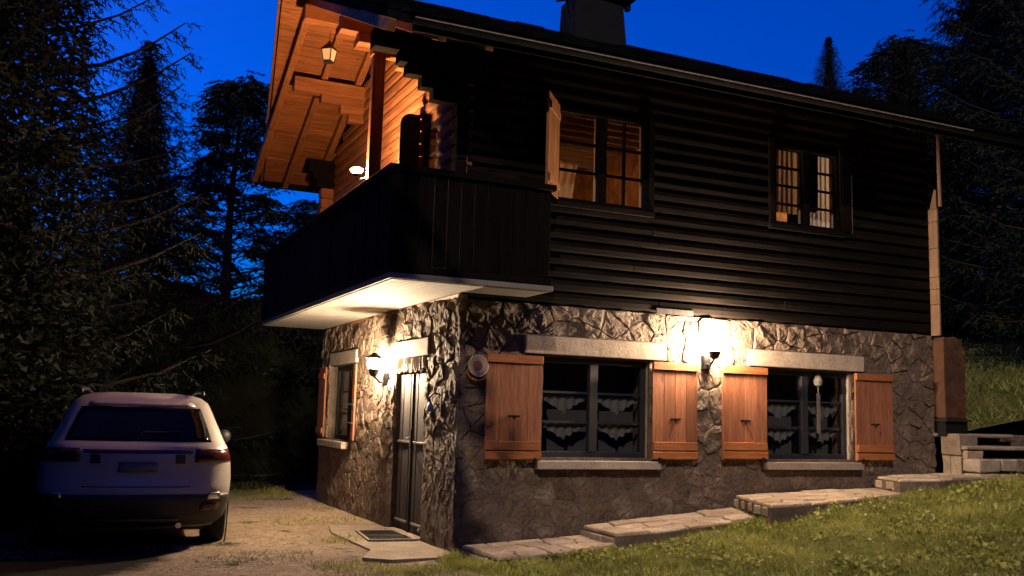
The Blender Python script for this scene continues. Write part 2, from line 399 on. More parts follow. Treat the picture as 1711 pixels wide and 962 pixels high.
# fallen leaves and clover heads in the lawn
n = 900; P = []
while len(P) < n:
    y = -random.random() * 7 - .4; x = lawn_edge(y) + .2 + random.random() * 8; P.append((x, y, lawn_h(x, y) + .03 + random.random() * .03))
P = np.array(P); T = rand_dirs(n, -.4, .6) * RNG.uniform(.02, .045, n)[:, None]; W = np.cross(T, rand_dirs(n)) * .45
tris_object('fallen_leaves', P, T, W, RNG.random(n), 'leaf_litter', None, True, kind='stuff')
n = 9000; P = []
while len(P) < n:
    y = -random.random() * 7 - .3; x = lawn_edge(y) + .2 + random.random() * 8
    if noise.noise(Vector((x * 1.4, y * 1.4, 21))) < .02 or (.05 < x < 6.9 and y > -.9): continue
    P.append((x, y, lawn_h(x, y) + .015 + random.random() * .035))
P = np.array(P); T = rand_dirs(n, -.1, .7) * RNG.uniform(.025, .055, n)[:, None]; W = np.cross(T, rand_dirs(n)) * .6
tris_object('clover', P, T, W, np.clip(RNG.normal(.55, .25, n), 0, 1), 'grass_blade', None, True, kind='stuff')
# gravel stones
def pebbles(name, N, region, s0, s1):
    V = []; F = []
    base = [(0, 0, 1), (1, 0, 0), (0, 1, 0), (-1, 0, 0), (0, -1, 0), (0, 0, -1)]
    fc = [(0, 1, 2), (0, 2, 3), (0, 3, 4), (0, 4, 1), (5, 2, 1), (5, 3, 2), (5, 4, 3), (5, 1, 4)]
    for i in range(N):
        x, y = region(); s_ = random.uniform(s0, s1) * (2 if random.random() < .05 else 1); a = random.uniform(0, 6.28); ca, sa = math.cos(a), math.sin(a); k = len(V)
        z = h_low(x, y)
        for bx, by, bz in base:
            q1 = s_ * (1 + jit(.35)); X, Y = bx * q1, by * q1 * .8
            V.append((x + X * ca - Y * sa, y + X * sa + Y * ca, z + bz * s_ * .5))
        F += [tuple(j + k for j in f) for f in fc]
    return link(name, me_from(name, V, F), 'pebble', None, kind='stuff')
def reg():
    while True:
        y = random.uniform(-2.2, 8); x = random.uniform(-4.6, -.02)
        if x > lawn_edge(y) and y < -1: continue
        if y < 1.15 and x < -2.2 - .62 * (1.15 - y): continue
        if noise.noise(Vector((x * 1.1, y * 1.1, 9))) > -.25 or random.random() < .3: return x, y
pebbles('gravel', 9000, reg, .006, .019)

# ------------------------------------------------------------------ rubble masonry
def clip(poly, nx_, ny_, c_):
    o = []
    for i in range(len(poly)):
        a, b = poly[i], poly[(i + 1) % len(poly)]; da = a[0] * nx_ + a[1] * ny_ - c_; db = b[0] * nx_ + b[1] * ny_ - c_
        if da <= 0: o.append(a)
        if (da < 0 < db) or (db < 0 < da): t_ = da / (da - db); o.append((a[0] + (b[0] - a[0]) * t_, a[1] + (b[1] - a[1]) * t_))
    return o
def area(p): return abs(sum(p[i][0] * p[(i + 1) % len(p)][1] - p[(i + 1) % len(p)][0] * p[i][1] for i in range(len(p)))) / 2
def stone_cells(U0, U1, Z0, Z1, holes, cw, ch):
    pts = []; rows = int(round((Z1 - Z0) / ch)); 
    for j in range(-1, rows + 1):
        nn = int((U1 - U0) / cw) + 2
        for i in range(-1, nn):
            pts.append((U0 + (i + .5 * (j % 2) + .5 + jit(.46)) * cw, Z0 + (j + .5 + jit(.42)) * (Z1 - Z0) / rows))
    pts = [p for p in pts if random.random() > .16]
    cells = []
    for k, p in enumerate(pts):
        poly = [(U0, Z0), (U1, Z0), (U1, Z1), (U0, Z1)]
        for q_ in pts:
            if q_ is p or abs(q_[0] - p[0]) > 3 * cw or abs(q_[1] - p[1]) > 3 * ch: continue
            nx_, ny_ = q_[0] - p[0], q_[1] - p[1]; poly = clip(poly, nx_, ny_, (q_[0]**2 - p[0]**2 + q_[1]**2 - p[1]**2) / 2)
            if len(poly) < 3: break
        if len(poly) < 3: continue
        for (a0, a1, b0, b1) in holes:
            xs = [v[0] for v in poly]; zs = [v[1] for v in poly]
            if max(xs) <= a0 or min(xs) >= a1 or max(zs) <= b0 or min(zs) >= b1: continue
            c_ = [clip(poly, 1, 0, a0), clip(poly, -1, 0, -a1), clip(poly, 0, 1, b0), clip(poly, 0, -1, -b1)]
            poly = max(c_, key=lambda q_: area(q_) if len(q_) > 2 else 0)
            if len(poly) < 3: break
        if len(poly) >= 3 and area(poly) > .0035: cells.append(poly)
    return cells
def stone_mesh(poly, to3, proud, sub=.055):
    cx = sum(p[0] for p in poly) / len(poly); cy = sum(p[1] for p in poly) / len(poly); ring = []
    for i in range(len(poly)):
        a, b = poly[i], poly[(i + 1) % len(poly)]; L_ = math.dist(a, b); k = max(1, min(6, round(L_ / sub)))
        for t_ in range(k): ring.append((a[0] + (b[0] - a[0]) * t_ / k, a[1] + (b[1] - a[1]) * t_ / k))
    n = len(ring); V = []; F = []
    gap = .012 / max(.05, math.sqrt(area(poly)))
    def rise(x_, z_):
        v_ = Vector((x_ * 1.0, z_ * 1.0, 0)); return proud * .7 * noise.noise(v_ * 9) + .009 * noise.noise(v_ * 27 + Vector((5, 1, 2))) + .005 * noise.noise(v_ * 60)
    for (s_, hh, jj) in ((1 - gap * .8, -.03, 0), (1 - gap * 1.2, proud * .35, .004), (.90, proud * .9, .004), (.70, proud, .005), (.40, proud * 1.05, .005)):
        for p in ring:
            x_ = (p[0] - cx) * s_ + cx + jit(jj); z_ = (p[1] - cy) * s_ + cy + jit(jj)
            wv = noise.noise_vector(Vector((x_ * 8, z_ * 8, 3))) * .013; x_ += wv.x; z_ += wv.y
            V.append(to3(x_, z_, hh + (rise(x_, z_) if s_ < .95 else 0)))
    V.append(to3(cx, cy, proud * 1.05 + rise(cx, cy)))
    for k in range(4):
        for i in range(n): F.append((k * n + i, k * n + (i + 1) % n, (k + 1) * n + (i + 1) % n, (k + 1) * n + i))
    for i in range(n): F.append((4 * n + i, 4 * n + (i + 1) % n, 5 * n))
    return V, F
def masonry(parent, cells, to3, limit, key, mat='wall_stone'):
    cells.sort(key=key); rest = MB()
    for k, poly in enumerate(cells):
        pr_ = random.uniform(.008, .034) * (.4 if sum(p[1] for p in poly) / len(poly) < .95 else 1); V, F = stone_mesh(poly, to3, pr_)
        if k < limit: MB().add(V, F).obj('stone', mat, parent, 0)
        else: rest.add(V, F)
    if rest.V: rest.obj('small_stones', mat, parent, 0, kind='stuff')

# ------------------------------------------------------------------ the chalet
XE, YE, ZS = 6.62, 5.79, 2.58
H = empty('chalet', 'two storey chalet with rubble stone ground floor, dark timber upper floor and wrap around balcony', 'house')
def wall_backing(name, mat, rects, to_box):
    b_ = MB()
    for q_ in rects: b_.box(*to_box(*q_))
    return b_.obj(name, mat, H)
# openings on the ground floor
FW = [(.93, 2.28), (3.88, 5.22)]; FZ = (.965, 2.03)
sw = (3.84, 5.30); sz = (.97, 2.04); dw = (1.03, 2.10); dz = 1.87
def rects_for(U0, U1, Z0, Z1, holes):
    o = []; cuts = sorted({U0, U1} | {h_[0] for h_ in holes} | {h_[1] for h_ in holes})
    for a, b in zip(cuts, cuts[1:]):
        hs = [h_ for h_ in holes if h_[0] < (a + b) / 2 < h_[1]]; z = Z0
        for h_ in hs:
            if h_[2] > z: o.append((a, b, z, h_[2]))
            z = h_[3]
        if z < Z1: o.append((a, b, z, Z1))
    return o
fh = [(a, b, *FZ) for a, b in FW]; shh = [(dw[0], dw[1], -.2, dz), (sw[0], sw[1], *sz)]
fwall = wall_backing('stone_wall', 'mortar', rects_for(0.03, XE, -.2, ZS, fh), lambda a, b, z0, z1: (a, .008, z0, b, .33, z1))
swall = wall_backing('stone_wall', 'mortar', rects_for(.331, YE, -.2, ZS, shh), lambda a, b, z0, z1: (.008, a, z0, .33, b, z1))
MB().box(.0125, .0125, -.2, .33, .3305, ZS - .001).obj('wall_corner', 'mortar', H)
MB().box(XE - .3, .331, -.2, XE, YE, ZS).box(.331, YE - .3, -.2, XE - .301, YE, ZS).obj('rear_wall', 'mortar', H)
MB().box(.332, .332, 2.36, XE - .302, YE - .302, 2.5).obj('upper_floor', 'dark_room', H)
lint_f = [(.724, 2.486), (3.634, 5.428)]; lint_s = [(.889, 2.192), (3.80, 5.25)]
holes_f = [(a, b, *FZ) for a, b in FW] + [(a - .01, b + .01, 2.04, 2.253) for a, b in lint_f] + [(.87, 2.39, .83, .97), (3.85, 5.35, .83, .97)]
holes_s = [(dw[0] - .01, dw[1] + .01, -.2, 2.03), (sw[0], sw[1], *sz), (.879, 2.202, 2.02, 2.24), (3.79, 5.26, 2.04, 2.25), (4.05, 5.56, .84, .98)]
cf = stone_cells(-.02, XE + .03, -.05, ZS, holes_f, .27, .18); cs = stone_cells(-.02, YE + .03, -.1, ZS + .06, holes_s, .27, .18)
print('stones', len(cf), len(cs))
tof = lambda a, z, hh: (a, -hh + .012, z); tos = lambda a, z, hh: (-hh + .012, a, z)
masonry(fwall, cf, tof, 165, lambda p: p[0][0]); masonry(swall, cs, tos, 135, lambda p: p[0][0])

# ---- ground floor windows
def muntin_set(parent, x0, x1, z0, z1, y, cols, rows, wdt=.025, mat='frame_paint', dep=.03):
    for i in range(1, cols): x = x0 + (x1 - x0) * i / cols; MB().box(x - wdt / 2, y - dep / 2, z0, x + wdt / 2, y + dep / 2, z1).obj('muntin', mat, parent)
    for j in range(1, rows): z = z0 + (z1 - z0) * j / rows; MB().box(x0, y - dep / 2 + .002, z - wdt / 2, x1, y + dep / 2 - .002, z + wdt / 2).obj('muntin', mat, parent)
def front_window(x0, x1, z0, z1, lint, sillx, rows, sill_z, label, yrec=.10):
    fm = MB(); t_ = .06
    fm.box(x0, yrec - .03, z0, x0 + t_, yrec + .04, z1).box(x1 - t_, yrec - .03, z0, x1, yrec + .04, z1)
    fm.box(x0 + t_, yrec - .03, z0, x1 - t_, yrec + .04, z0 + t_).box(x0 + t_, yrec - .03, z1 - t_, x1 - t_, yrec + .04, z1)
    xm = (x0 + x1) / 2; fm.box(xm - .05, yrec - .045, z0 + t_, xm + .05, yrec + .03, z1 - t_)
    win = fm.obj('window', 'frame_paint', H, .004, label=label)
    for a, b in ((x0 + t_, xm - .05), (xm + .05, x1 - t_)):
        box('pane', 'window_glass', win, a + .001, yrec + .006, z0 + t_ + .001, b - .001, yrec + .012, z1 - t_ - .001, bevel=0)
        muntin_set(win, a, b, z0 + t_, z1 - t_, yrec, 1, rows)
        # lace half curtains hung in swags behind the panes
        for r_ in range(2):
            zt = z0 + t_ + (z1 - z0 - 2 * t_) * (.635 - .30 * r_); V = []; F = []; N = 28
            for i in range(N + 1):
                f_ = i / N; x = a + (b - a) * f_; yy = yrec + .035 + .010 * math.sin(f_ * 34 + r_)
                dip = .035 + .145 * (1 - abs(2 * f_ - 1)) ** 1.2 * (1 + .12 * math.sin(f_ * 50)) + .015 * abs(math.sin(f_ * 22))
                V += [(x, yy, zt), (x, yy + .004, zt - dip * .5), (x, yy, zt - dip)]
            for i in range(N):
                for j in range(2): F.append((i * 3 + j, i * 3 + 3 + j, i * 3 + 4 + j, i * 3 + 1 + j))
            link('curtain', me_from('curtain', V, F, True), 'lace', win)
    MB().box(lint[0], -.035, 2.05, lint[1], .028, 2.243).obj('lintel', 'lintel_stone', win, .012, seg=2)
    MB().box(sillx[0], -.09, sill_z - .085, sillx[1], .10, sill_z + .002).obj('sill', 'lintel_stone', win, .008, seg=2)
    MB().box(x1 - .001, .031, z0, x1 + .02, yrec - .031, z1).obj('reveal', 'lintel_stone', win)
    box('room_backdrop', 'dark_room', win, x0 - .2, .55, z0 - .3, x1 + .2, .6, z1 + .3, bevel=0)
    return win
w1 = front_window(*FW[0], *FZ, lint_f[0], (.875, 2.387), 3, .93, 'wider curtained window left of the front wall lamp')
w2 = front_window(*FW[1], *FZ, lint_f[1], (3.856, 5.342), 3, .93, 'curtained window right of the front wall lamp')
o_ = MB().lathe([(.001, .0), (.05, .02), (.062, .07), (.045, .12), (.018, .15), (.012, .17)], (4.76, .06, 1.84), 12).box(4.735, .05, 1.28, 4.785, .058, 1.76).tube([(4.76, .055, 1.76), (4.76, .058, 2.03)], .006, 5).obj('hanging_ornament', 'faint_glass', None)
o_['label'] = 'pale hanging ornament with a round top in the window right of the front lamp'; o_['category'] = 'ornament'

def shutter(x0, x1, z0, z1, label, y=-.045, hinge_left=True):
    bd = []; n_ = 4; w_ = (x1 - x0) / n_
    s_ = MB().box(x0 + .01, y, z0 + .01, x1 - .01, y + .012, z1 - .01).obj('shutter', 'shutter_wood', H, 0, label=label)
    for i in range(n_):
        MB().box(x0 + i * w_ + .0015, y - .022, z0, x0 + (i + 1) * w_ - .0015, y - .0005, z1 - (0 if i % 2 else .004)).obj('board', 'shutter_wood', s_, .002)
    MB().box(x0 + .002, y - .045, z0 + .015, x1 - .002, y - .0225, z0 + .095).obj('batten', 'batten_wood', s_, .003)
    MB().box(x0 + .012, y - .042, z0 + .11, x1 - .012, y - .0225, z0 + .20).obj('batten', 'batten_wood', s_, .003)
    MB().box(x0 + .002, y - .045, z1 - .085, x1 - .002, y - .0225, z1 - .002).obj('batten', 'batten_wood', s_, .003)
    xm = (x0 + x1) / 2; zm = z0 + (z1 - z0) * .42
    MB().box(xm - .07, y - .030, zm - .008, xm + .07, y - .023, zm + .008).tube([(xm, y - .031, zm - .012), (xm, y - .05, zm - .012)], .012, 8).obj('latch', 'black_metal', s_)
    xh = x1 - .08 if hinge_left else x0 + .08
    MB().box(xh - .015, y - .06, z0 - .03, xh + .015, y - .046, z0 + .03).tube([(xh, y - .05, z0 - .02), (xh, .02, z0 - .02)], .008, 6).obj('shutter_stop', 'black_metal', s_)
    return s_
shutter(.27, .915, .93, 2.02, 'leftmost shutter, nearest the house corner')
shutter(2.285, 2.885, .945, 2.03, 'shutter just left of the front wall lamp', hinge_left=False)
shutter(3.235, 3.875, .955, 2.03, 'shutter just right of the front wall lamp')
shutter(5.245, 5.86, .95, 2.03, 'rightmost shutter of the ground floor', hinge_left=False)

# ---- side window and door
fm = MB(); t_ = .06; x_ = .12
y0, y1 = sw; z0, z1 = sz
fm.box(x_, y0, z0, x_ + .07, y0 + t_, z1).box(x_, y1 - t_, z0, x_ + .07, y1, z1).box(x_, y0 + t_, z0, x_ + .07, y1 - t_, z0 + t_).box(x_, y0 + t_, z1 - t_, x_ + .07, y1 - t_, z1)
ym = (y0 + y1) / 2; fm.box(x_ - .01, ym - .05, z0 + t_, x_ + .06, ym + .05, z1 - t_)
sw_ = fm.obj('window', 'frame_paint', H, .004, label='window in the gable side wall beside the wall lamp')
for a, b in ((y0 + t_, ym - .05), (ym + .05, y1 - t_)):
    box('pane', 'window_glass', sw_, x_ + .03, a + .001, z0 + t_ + .001, x_ + .036, b - .001, z1 - t_ - .001, bevel=0)
    for j in (1, 2): z = z0 + t_ + (z1 - z0 - 2 * t_) * j / 3; MB().box(x_ + .018, a, z - .012, x_ + .048, b, z + .012).obj('muntin', 'frame_paint', sw_)
    V = []; F = []
    for i in range(25): f_ = i / 24; V += [(x_ + .09 + .012 * math.sin(f_ * 40), a + (b - a) * f_, z1 - .08), (x_ + .09 + .012 * math.sin(f_ * 40), a + (b - a) * f_, z0 + .45)]
    for i in range(24): F.append((2 * i, 2 * i + 2, 2 * i + 3, 2 * i + 1))
    link('curtain', me_from('curtain', V, F, True), 'curtain', sw_)
MB().box(-.03, lint_s[1][0], 2.055, .028, lint_s[1][1], 2.235).obj('lintel', 'lintel_stone', sw_, .012, seg=2)
MB().box(-.10, 4.10, .86, .10, 5.5, .955).obj('sill', 'lintel_stone', sw_, .012, seg=2)
box('room_backdrop', 'dark_room', sw_, .55, y0 - .2, z0 - .3, .6, y1 + .2, z1 + .3, bevel=0)
MB().box(-.05, 3.76, .99, -.015, 3.835, 2.03).obj('jamb_post', 'batten_wood', sw_, .004)
# folded shutters seen edge on
for yy, lab in ((3.70, 'shutter folded flat between the side window and the wall lamp'), (5.36, 'shutter at the far end of the gable side wall')):
    wd = .06 if yy < 4 else .38
    s_ = MB().box(-.055, yy, .99, -.03, yy + wd, 2.03).obj('shutter', 'shutter_wood', H, .003, label=lab)
    if yy > 5:
        for zz in (1.08, 1.9): MB().box(-.078, yy + .01, zz - .04, -.0555, yy + wd - .01, zz + .04).obj('batten', 'batten_wood', s_, .003)
for zz in (1.22, 1.47): MB().tube([(-.06, 3.72, zz), (-.07, 3.88, zz + .01), (-.07, 3.98, zz)], .010, 6).obj('window_stay', 'bright_iron', sw_)

dr = MB().box(.10, dw[0], .01, .14, dw[1], dz).obj('door', 'door_wood', H, 0)
nb = 8
for i in range(nb):
    a = dw[0] + .02 + (dw[1] - dw[0] - .04) * i / nb; b = dw[0] + .02 + (dw[1] - dw[0] - .04) * (i + 1) / nb
    MB().box(.07 - (.006 if i % 2 else 0), a + .002, .03, .0995, b - .002, dz - .03).obj('board', 'door_wood', dr, .003)
for zz in (.14, 1.05):
    for (a, b) in ((dw[0] + .03, dw[0] + .46), (dw[0] + .60, dw[1] - .03)):
        MB().box(.042, a, zz - .012, .0635, b, zz + .012).obj('hinge_strap', 'bright_iron', dr, .002)
ymid = (dw[0] + dw[1]) / 2
MB().box(.045, ymid + .0, 0.03, .066, ymid + .05, dz - .03).obj('cover_strip', 'door_wood', dr, .003)
MB().box(.038, ymid + .01, 1.0, .0445, ymid + .04, 1.2).tube([(.04, ymid + .025, 1.1), (-.005, ymid + .025, 1.1), (-.01, ymid - .09, 1.1)], .009, 6).obj('handle', 'bright_iron', dr)
MB().lathe([(.0, -.02), (.02, -.015), (.024, 0), (.02, .015), (0, .02)], (-.02, dw[0] - .04, .12), 10).obj('door_stop', 'bright_iron', dr)
MB().box(-.035, lint_s[0][0], 2.035, .028, lint_s[0][1], 2.231).obj('lintel', 'lintel_stone', dr, .012, seg=2)
MB().box(-.06, dw[0] - .02, -.05, .10, dw[1] + .02, .03).obj('threshold', 'stair_stone', dr, .01)
MB().box(.02, dw[0] + .001, dz + .001, .3, dw[1] - .001, 2.033).obj('transom', 'door_wood', dr)
# fringed valance under the door lintel
V = []; F = []; N = 56
for i in range(N + 1):
    f_ = i / N; y = dw[0] - .01 + (dw[1] - dw[0] + .02) * f_; x = -.012 + .014 * math.sin(f_ * 75) + jit(.003)
    V += [(x, y, 2.033), (x - .004, y, 1.95), (x + jit(.006), y, 1.872 + .02 * math.sin(f_ * 37) + jit(.012))]
for i in range(N):
    for j in range(2):
        if j == 1 and i % 4 == 3: continue
        F.append((i * 3 + j, i * 3 + 3 + j, i * 3 + 4 + j, i * 3 + 1 + j))
o_ = link('valance', me_from('valance', V, F, False), 'valance', None); o_['label'] = 'pale fringed valance hanging below the lintel of the side door'; o_['category'] = 'curtain'

# ---- wall plate, bell, lanterns
pl = empty('wall_plate', 'round ceramic plate on the stone wall between house corner and leftmost shutter', 'plate')
MB().lathe([(.0, -.055), (.055, -.055), (.07, -.06), (.105, -.075), (.115, -.072), (.11, -.06), (.05, -.04), (0, -.04)], (.175, 0, 1.89), 24, 'y').obj('plate_rim', 'ceramic', pl, smooth=True)
MB().lathe([(.0, -.06), (.05, -.062), (.052, -.058)], (.175, 0, 1.89), 18, 'y').obj('plate_centre', 'ceramic_dark', pl)
MB().tube([(.175 + .13 * math.cos(a), -.055, 1.87 + .13 * math.sin(a)) for a in [math.pi * (1.1 + .8 * k / 10) for k in range(11)]], .012, 6).obj('plate_holder', 'terracotta', pl)
bl = empty('door_bell', 'wrought iron bell bracket on the wall between side door and house corner', 'bell')
MB().box(-.045, .385, 1.36, -.03, .42, 1.62).tube([(-.045, .4, 1.58), (-.12, .4, 1.61), (-.17, .4, 1.56), (-.16, .4, 1.50)], .010, 6).tube([(-.04, .4, 1.42), (-.10, .4, 1.5)], .007, 6).obj('bracket', 'iron', bl)
MB().lathe([(.0, .055), (.018, .05), (.028, .02), (.036, -.02), (.05, -.045), (.046, -.045), (.0, .03)], (-.16, .4, 1.45), 14).obj('bell', 'bright_iron', bl, smooth=True)
MB().tube([(-.16, .4, 1.40), (-.16, .4, 1.30), (-.155, .4, 1.26)], .004, 5).obj('clapper_cord', 'valance', bl)

def wall_lantern(nm, label, pos, wall_dir, glowmat, rad, hood=False):
    x, y, z = pos; e_ = empty(nm, label, 'lamp', 'wall lanterns of the chalet')
    wx, wy = wall_dir
    dist_ = abs(y if wy else x)
    bx, by = x + wx * (dist_ - .03), y + wy * (dist_ - .03)
    MB().box(bx - .05, by - .03, z - .26, bx + .05, by + .03, z - .10).obj('wall_plate', 'black_metal', e_, .004)
    MB().tube([(bx, by, z - .20), ((x + bx) / 2, (y + by) / 2, z - .22), (x, y, z - .14)], .014, 8).obj('arm', 'black_metal', e_)
    MB().lathe([(.0, -.15), (.03, -.15), (.055, -.12), (rad * .9, -rad * .72), (rad * .8, -rad * .66), (.0, -rad * .9)], (x, y, z), 16).obj('cup', 'black_metal', e_)
    if hood: MB().lathe([(.0, .14), (.02, .14), (.05, .118), (rad + .03, rad * .95), (rad + .025, rad * .85), (.0, rad + .012)], (x, y, z), 16).obj('hood', 'black_metal', e_)
    MB().lathe([(rad * math.sin(math.pi * k / 12), rad * .98 * math.cos(math.pi * k / 12)) for k in range(0, 13)], (x, y, z), 20).obj('globe', glowmat, e_, smooth=True)
    return e_
wall_lantern('wall_lantern', 'glaring round wall lantern on the front stone wall between the two shuttered windows', FRONT_LAMP, (0, 1), 'front_glow', .085)
wall_lantern('wall_lantern', 'bright round wall lantern on the gable side wall between side window and door', SIDE_LAMP, (1, 0), 'side_glow', .08, hood=True)
e_ = empty('post_lamp', 'small orange glowing lamp fixed low on the upstairs balcony post', 'lamp')
x, y, z = POST_LAMP
MB().tube([(-.57, 1.72, z - .10), (x + .02, y - .02, z - .10), (x, y, z - .05)], .010, 6).obj('arm', 'black_metal', e_)
MB().lathe([(.0, -.055), (.04, -.05), (.055, -.03), (.03, -.025)], (x, y, z), 12).obj('cup', 'black_metal', e_)
MB().lathe([(.075 * math.sin(math.pi * k / 10), .038 * math.cos(math.pi * k / 10)) for k in range(0, 11)], (x, y, z + .015), 16).obj('bulb', 'post_glow', e_, smooth=True)

# ---- upper floor timber walls
UZ = 2.585; NBF = 19; bh = (5.28 - UZ) / NBF
U = [(1.04, 2.22, 3.73, 4.79), (4.03, 5.07, 3.79, 4.80)]
fw = MB()
for (a, b, c_, e2) in rects_for(.2, XE - .05, UZ, 5.3, U): fw.box(a, .06, c_, b, .14, e2)
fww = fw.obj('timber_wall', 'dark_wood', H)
for j in range(NBF):
    za, zb = UZ + j * bh, UZ + (j + 1) * bh; segs = [(.005, XE)]
    for (a, b, c_, e2) in U:
        if zb > c_ - .01 and za < e2 + .01:
            ns = []
            for (p, q_) in segs:
                if a > p and b < q_: ns += [(p, a), (b, q_)]
                else: ns.append((p, q_))
            segs = ns
    ns = []
    for (p, q_) in segs:
        c0 = p
        while q_ - c0 > 2.6:
            w_ = random.uniform(1.3, 2.5); ns.append((c0, c0 + w_ - .004)); c0 += w_
        ns.append((c0, q_))
    segs = ns
    for (p, q_) in segs:
        # half-log profile: rounded outer face
        dy = jit(.004); prof = [(.06, za + .001), (.02 + dy, za + .004), (-.012 + dy, za + bh * .25), (-.02 + dy, za + bh * .6), (-.010 + dy, za + bh * .9), (.02 + dy, zb - .004), (.06, zb - .001)]
        k = len(prof); V = [(p, yy, zz) for yy, zz in prof] + [(q_, yy, zz) for yy, zz in prof]
        F = [tuple(range(k)), tuple(range(2 * k - 1, k - 1, -1))] + [(i, k + i, k + (i + 1) % k, (i + 1) % k) for i in range(k)]
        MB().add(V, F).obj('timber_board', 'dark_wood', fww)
MB().box(2.35, -.034, 2.580, 2.85, -.0225, 2.64).obj('ledge', 'door_wood', fww)
def soff(y): return 6.75 - .457 * abs(y - 2.9)          # underside of the roof
SO = [(.95, 1.55, 2.75, 4.80)]
sd = MB()
for (a, b, c_, e2) in rects_for(.2, YE - .1, UZ, 5.3, SO): sd.box(.06, a, c_, .14, b, e2)
sd.add([(.06, .1, 5.3), (.06, YE - .1, 5.3), (.06, 4.2, soff(4.2) - .03), (.06, 2.9, soff(2.9) - .03), (.06, 1.6, soff(1.6) - .03)], [(0, 1, 2, 3, 4)])
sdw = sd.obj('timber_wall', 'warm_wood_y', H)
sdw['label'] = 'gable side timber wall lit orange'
bh2 = .155; j = 0; z = UZ
while z < 6.7:
    zb = z + bh2; zc = zb - .004
    y_lo = max(.0, 2.9 - (6.75 - zc) / .457); y_hi = min(YE, 2.9 + (6.75 - zc) / .457)
    if y_hi - y_lo > .2:
        segs = [(y_lo, y_hi)]
        for (a, b, c_, e2) in SO:
            if zb > c_ and z < e2: segs = [(y_lo, a), (b, y_hi)]
        for (p, q_) in segs:
            if q_ - p < .05: continue
            dx = jit(.006); prof = [(.06, z + .001), (.01 + dx, z + .006), (-.012 + dx, z + bh2 * .3), (-.014 + dx, z + bh2 * .75), (.01 + dx, zb - .006), (.06, zb - .001)]
            k = len(prof); V = [(xx, p, zz) for xx, zz in prof] + [(xx, q_, zz) for xx, zz in prof]
            F = [tuple(range(k - 1, -1, -1)), tuple(range(k, 2 * k))] + [(i, (i + 1) % k, k + (i + 1) % k, k + i) for i in range(k)]
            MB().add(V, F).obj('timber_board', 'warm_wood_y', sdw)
    z = zb
MB().box(XE - .08, .2, UZ, XE, YE - .1, 5.3).box(.2, YE - .08, UZ, XE - .081, YE, 5.3).obj('rear_timber_wall', 'dark_wood', H)
# far gable triangle closing the attic
MB().add([(XE - .05, .1, 5.3), (XE - .05, YE - .1, 5.3), (XE - .05, 2.9, 6.68)], [(0, 1, 2)]).obj('rear_gable', 'dark_wood', H)
# log corner (projecting ends) and stepped corbels
def corbels(y, zt, ext, wd=.15, mat='warm_wood_x', col=True):
    p_ = MB().box(-ext[0], y - wd / 2, zt - .20, .3, y + wd / 2, zt).obj('purlin', mat, H, .006)
    z = zt - .2
    for k, e2 in enumerate(ext[1:]):
        hh = .115; MB().box(-e2, y - wd / 2 + .004 * (k + 1), z - hh, .2, y + wd / 2 - .004 * (k + 1), z - .001).obj('corbel', mat, p_, .006); z -= hh
    return p_
corbels(0.075, 5.30, (1.06, .78, .69, .53, .40), .17, 'dark_wood')
corbels(1.65, 6.05, (1.02, .80, .62, .30), .15)
corbels(2.90, 6.60, (1.20, .75, .5), .18)
corbels(4.15, 6.06, (1.03, .64, .35, .23), .15)
corbels(5.72, 5.30, (.42, .34, .28), .17, 'dark_wood')
k = 0; z = 2.76
while z < 4.8:
    MB().box(-.13 + jit(.01), -.01, z, .0, .16, z + .155).obj('log_end', 'dark_wood', sdw, .012); z += .16
z = 2.78
while z < 4.8:
    MB().box(-.20 + jit(.01), YE - .16, z, .0, YE + .01, z + .155).obj('log_end', 'warm_wood_x', sdw, .012); z += .16
MB().box(-.605, 1.60, 2.7, -.455, 1.70, 5.72).obj('balcony_post', 'warm_wood_v', H, .006)

# ---- upper windows
def up_window(x0, x1, z0, z1, label, rows, warm):
    y_ = .03; t_ = .045; fm = MB()
    fm.box(x0, y_ - .05, z0, x0 + t_, y_ + .04, z1).box(x1 - t_, y_ - .05, z0, x1, y_ + .04, z1).box(x0 + t_, y_ - .05, z0, x1 - t_, y_ + .04, z0 + t_).box(x0 + t_, y_ - .05, z1 - t_, x1 - t_, y_ + .04, z1)
    xm = (x0 + x1) / 2; fm.box(xm - .055, y_ - .045, z0 + t_, xm + .055, y_ + .03, z1 - t_)
    win = fm.obj('window', 'dark_wood_v', H, .004, label=label)
    for a, b in ((x0 + t_, xm - .055), (xm + .055, x1 - t_)):
        box('pane', 'window_glass', win, a + .001, y_ + .004, z0 + t_ + .001, b - .001, y_ + .010, z1 - t_ - .001, bevel=0)
        muntin_set(win, a, b, z0 + t_, z1 - t_, y_, 2 if (warm and a > xm) else 1, rows, .028, 'dark_wood')
        MB().box(b - .016, y_ + .012, z0 + t_, b, y_ + .035, z1 - t_).obj('sash_edge', 'pale_board', win)
    MB().box(x0 - .08, -.06, z0 - .06, x1 + .08, .02, z0 - .002).obj('sill', 'dark_wood', win, .004)
    MB().box(x0 - .08, -.045, z0, x0 - .002, -.021, z1 + .06).obj('surround', 'dark_wood_v', win, .003); MB().box(x1 + .002, -.045, z0, x1 + .08, -.021, z1 + .06).obj('surround', 'dark_wood_v', win, .003)
    return win
uw1 = up_window(*U[0], 'left upper window, lit orange from the room', 3, True)
uw2 = up_window(*U[1], 'right upper window, lit beige behind curtains', 4, False)
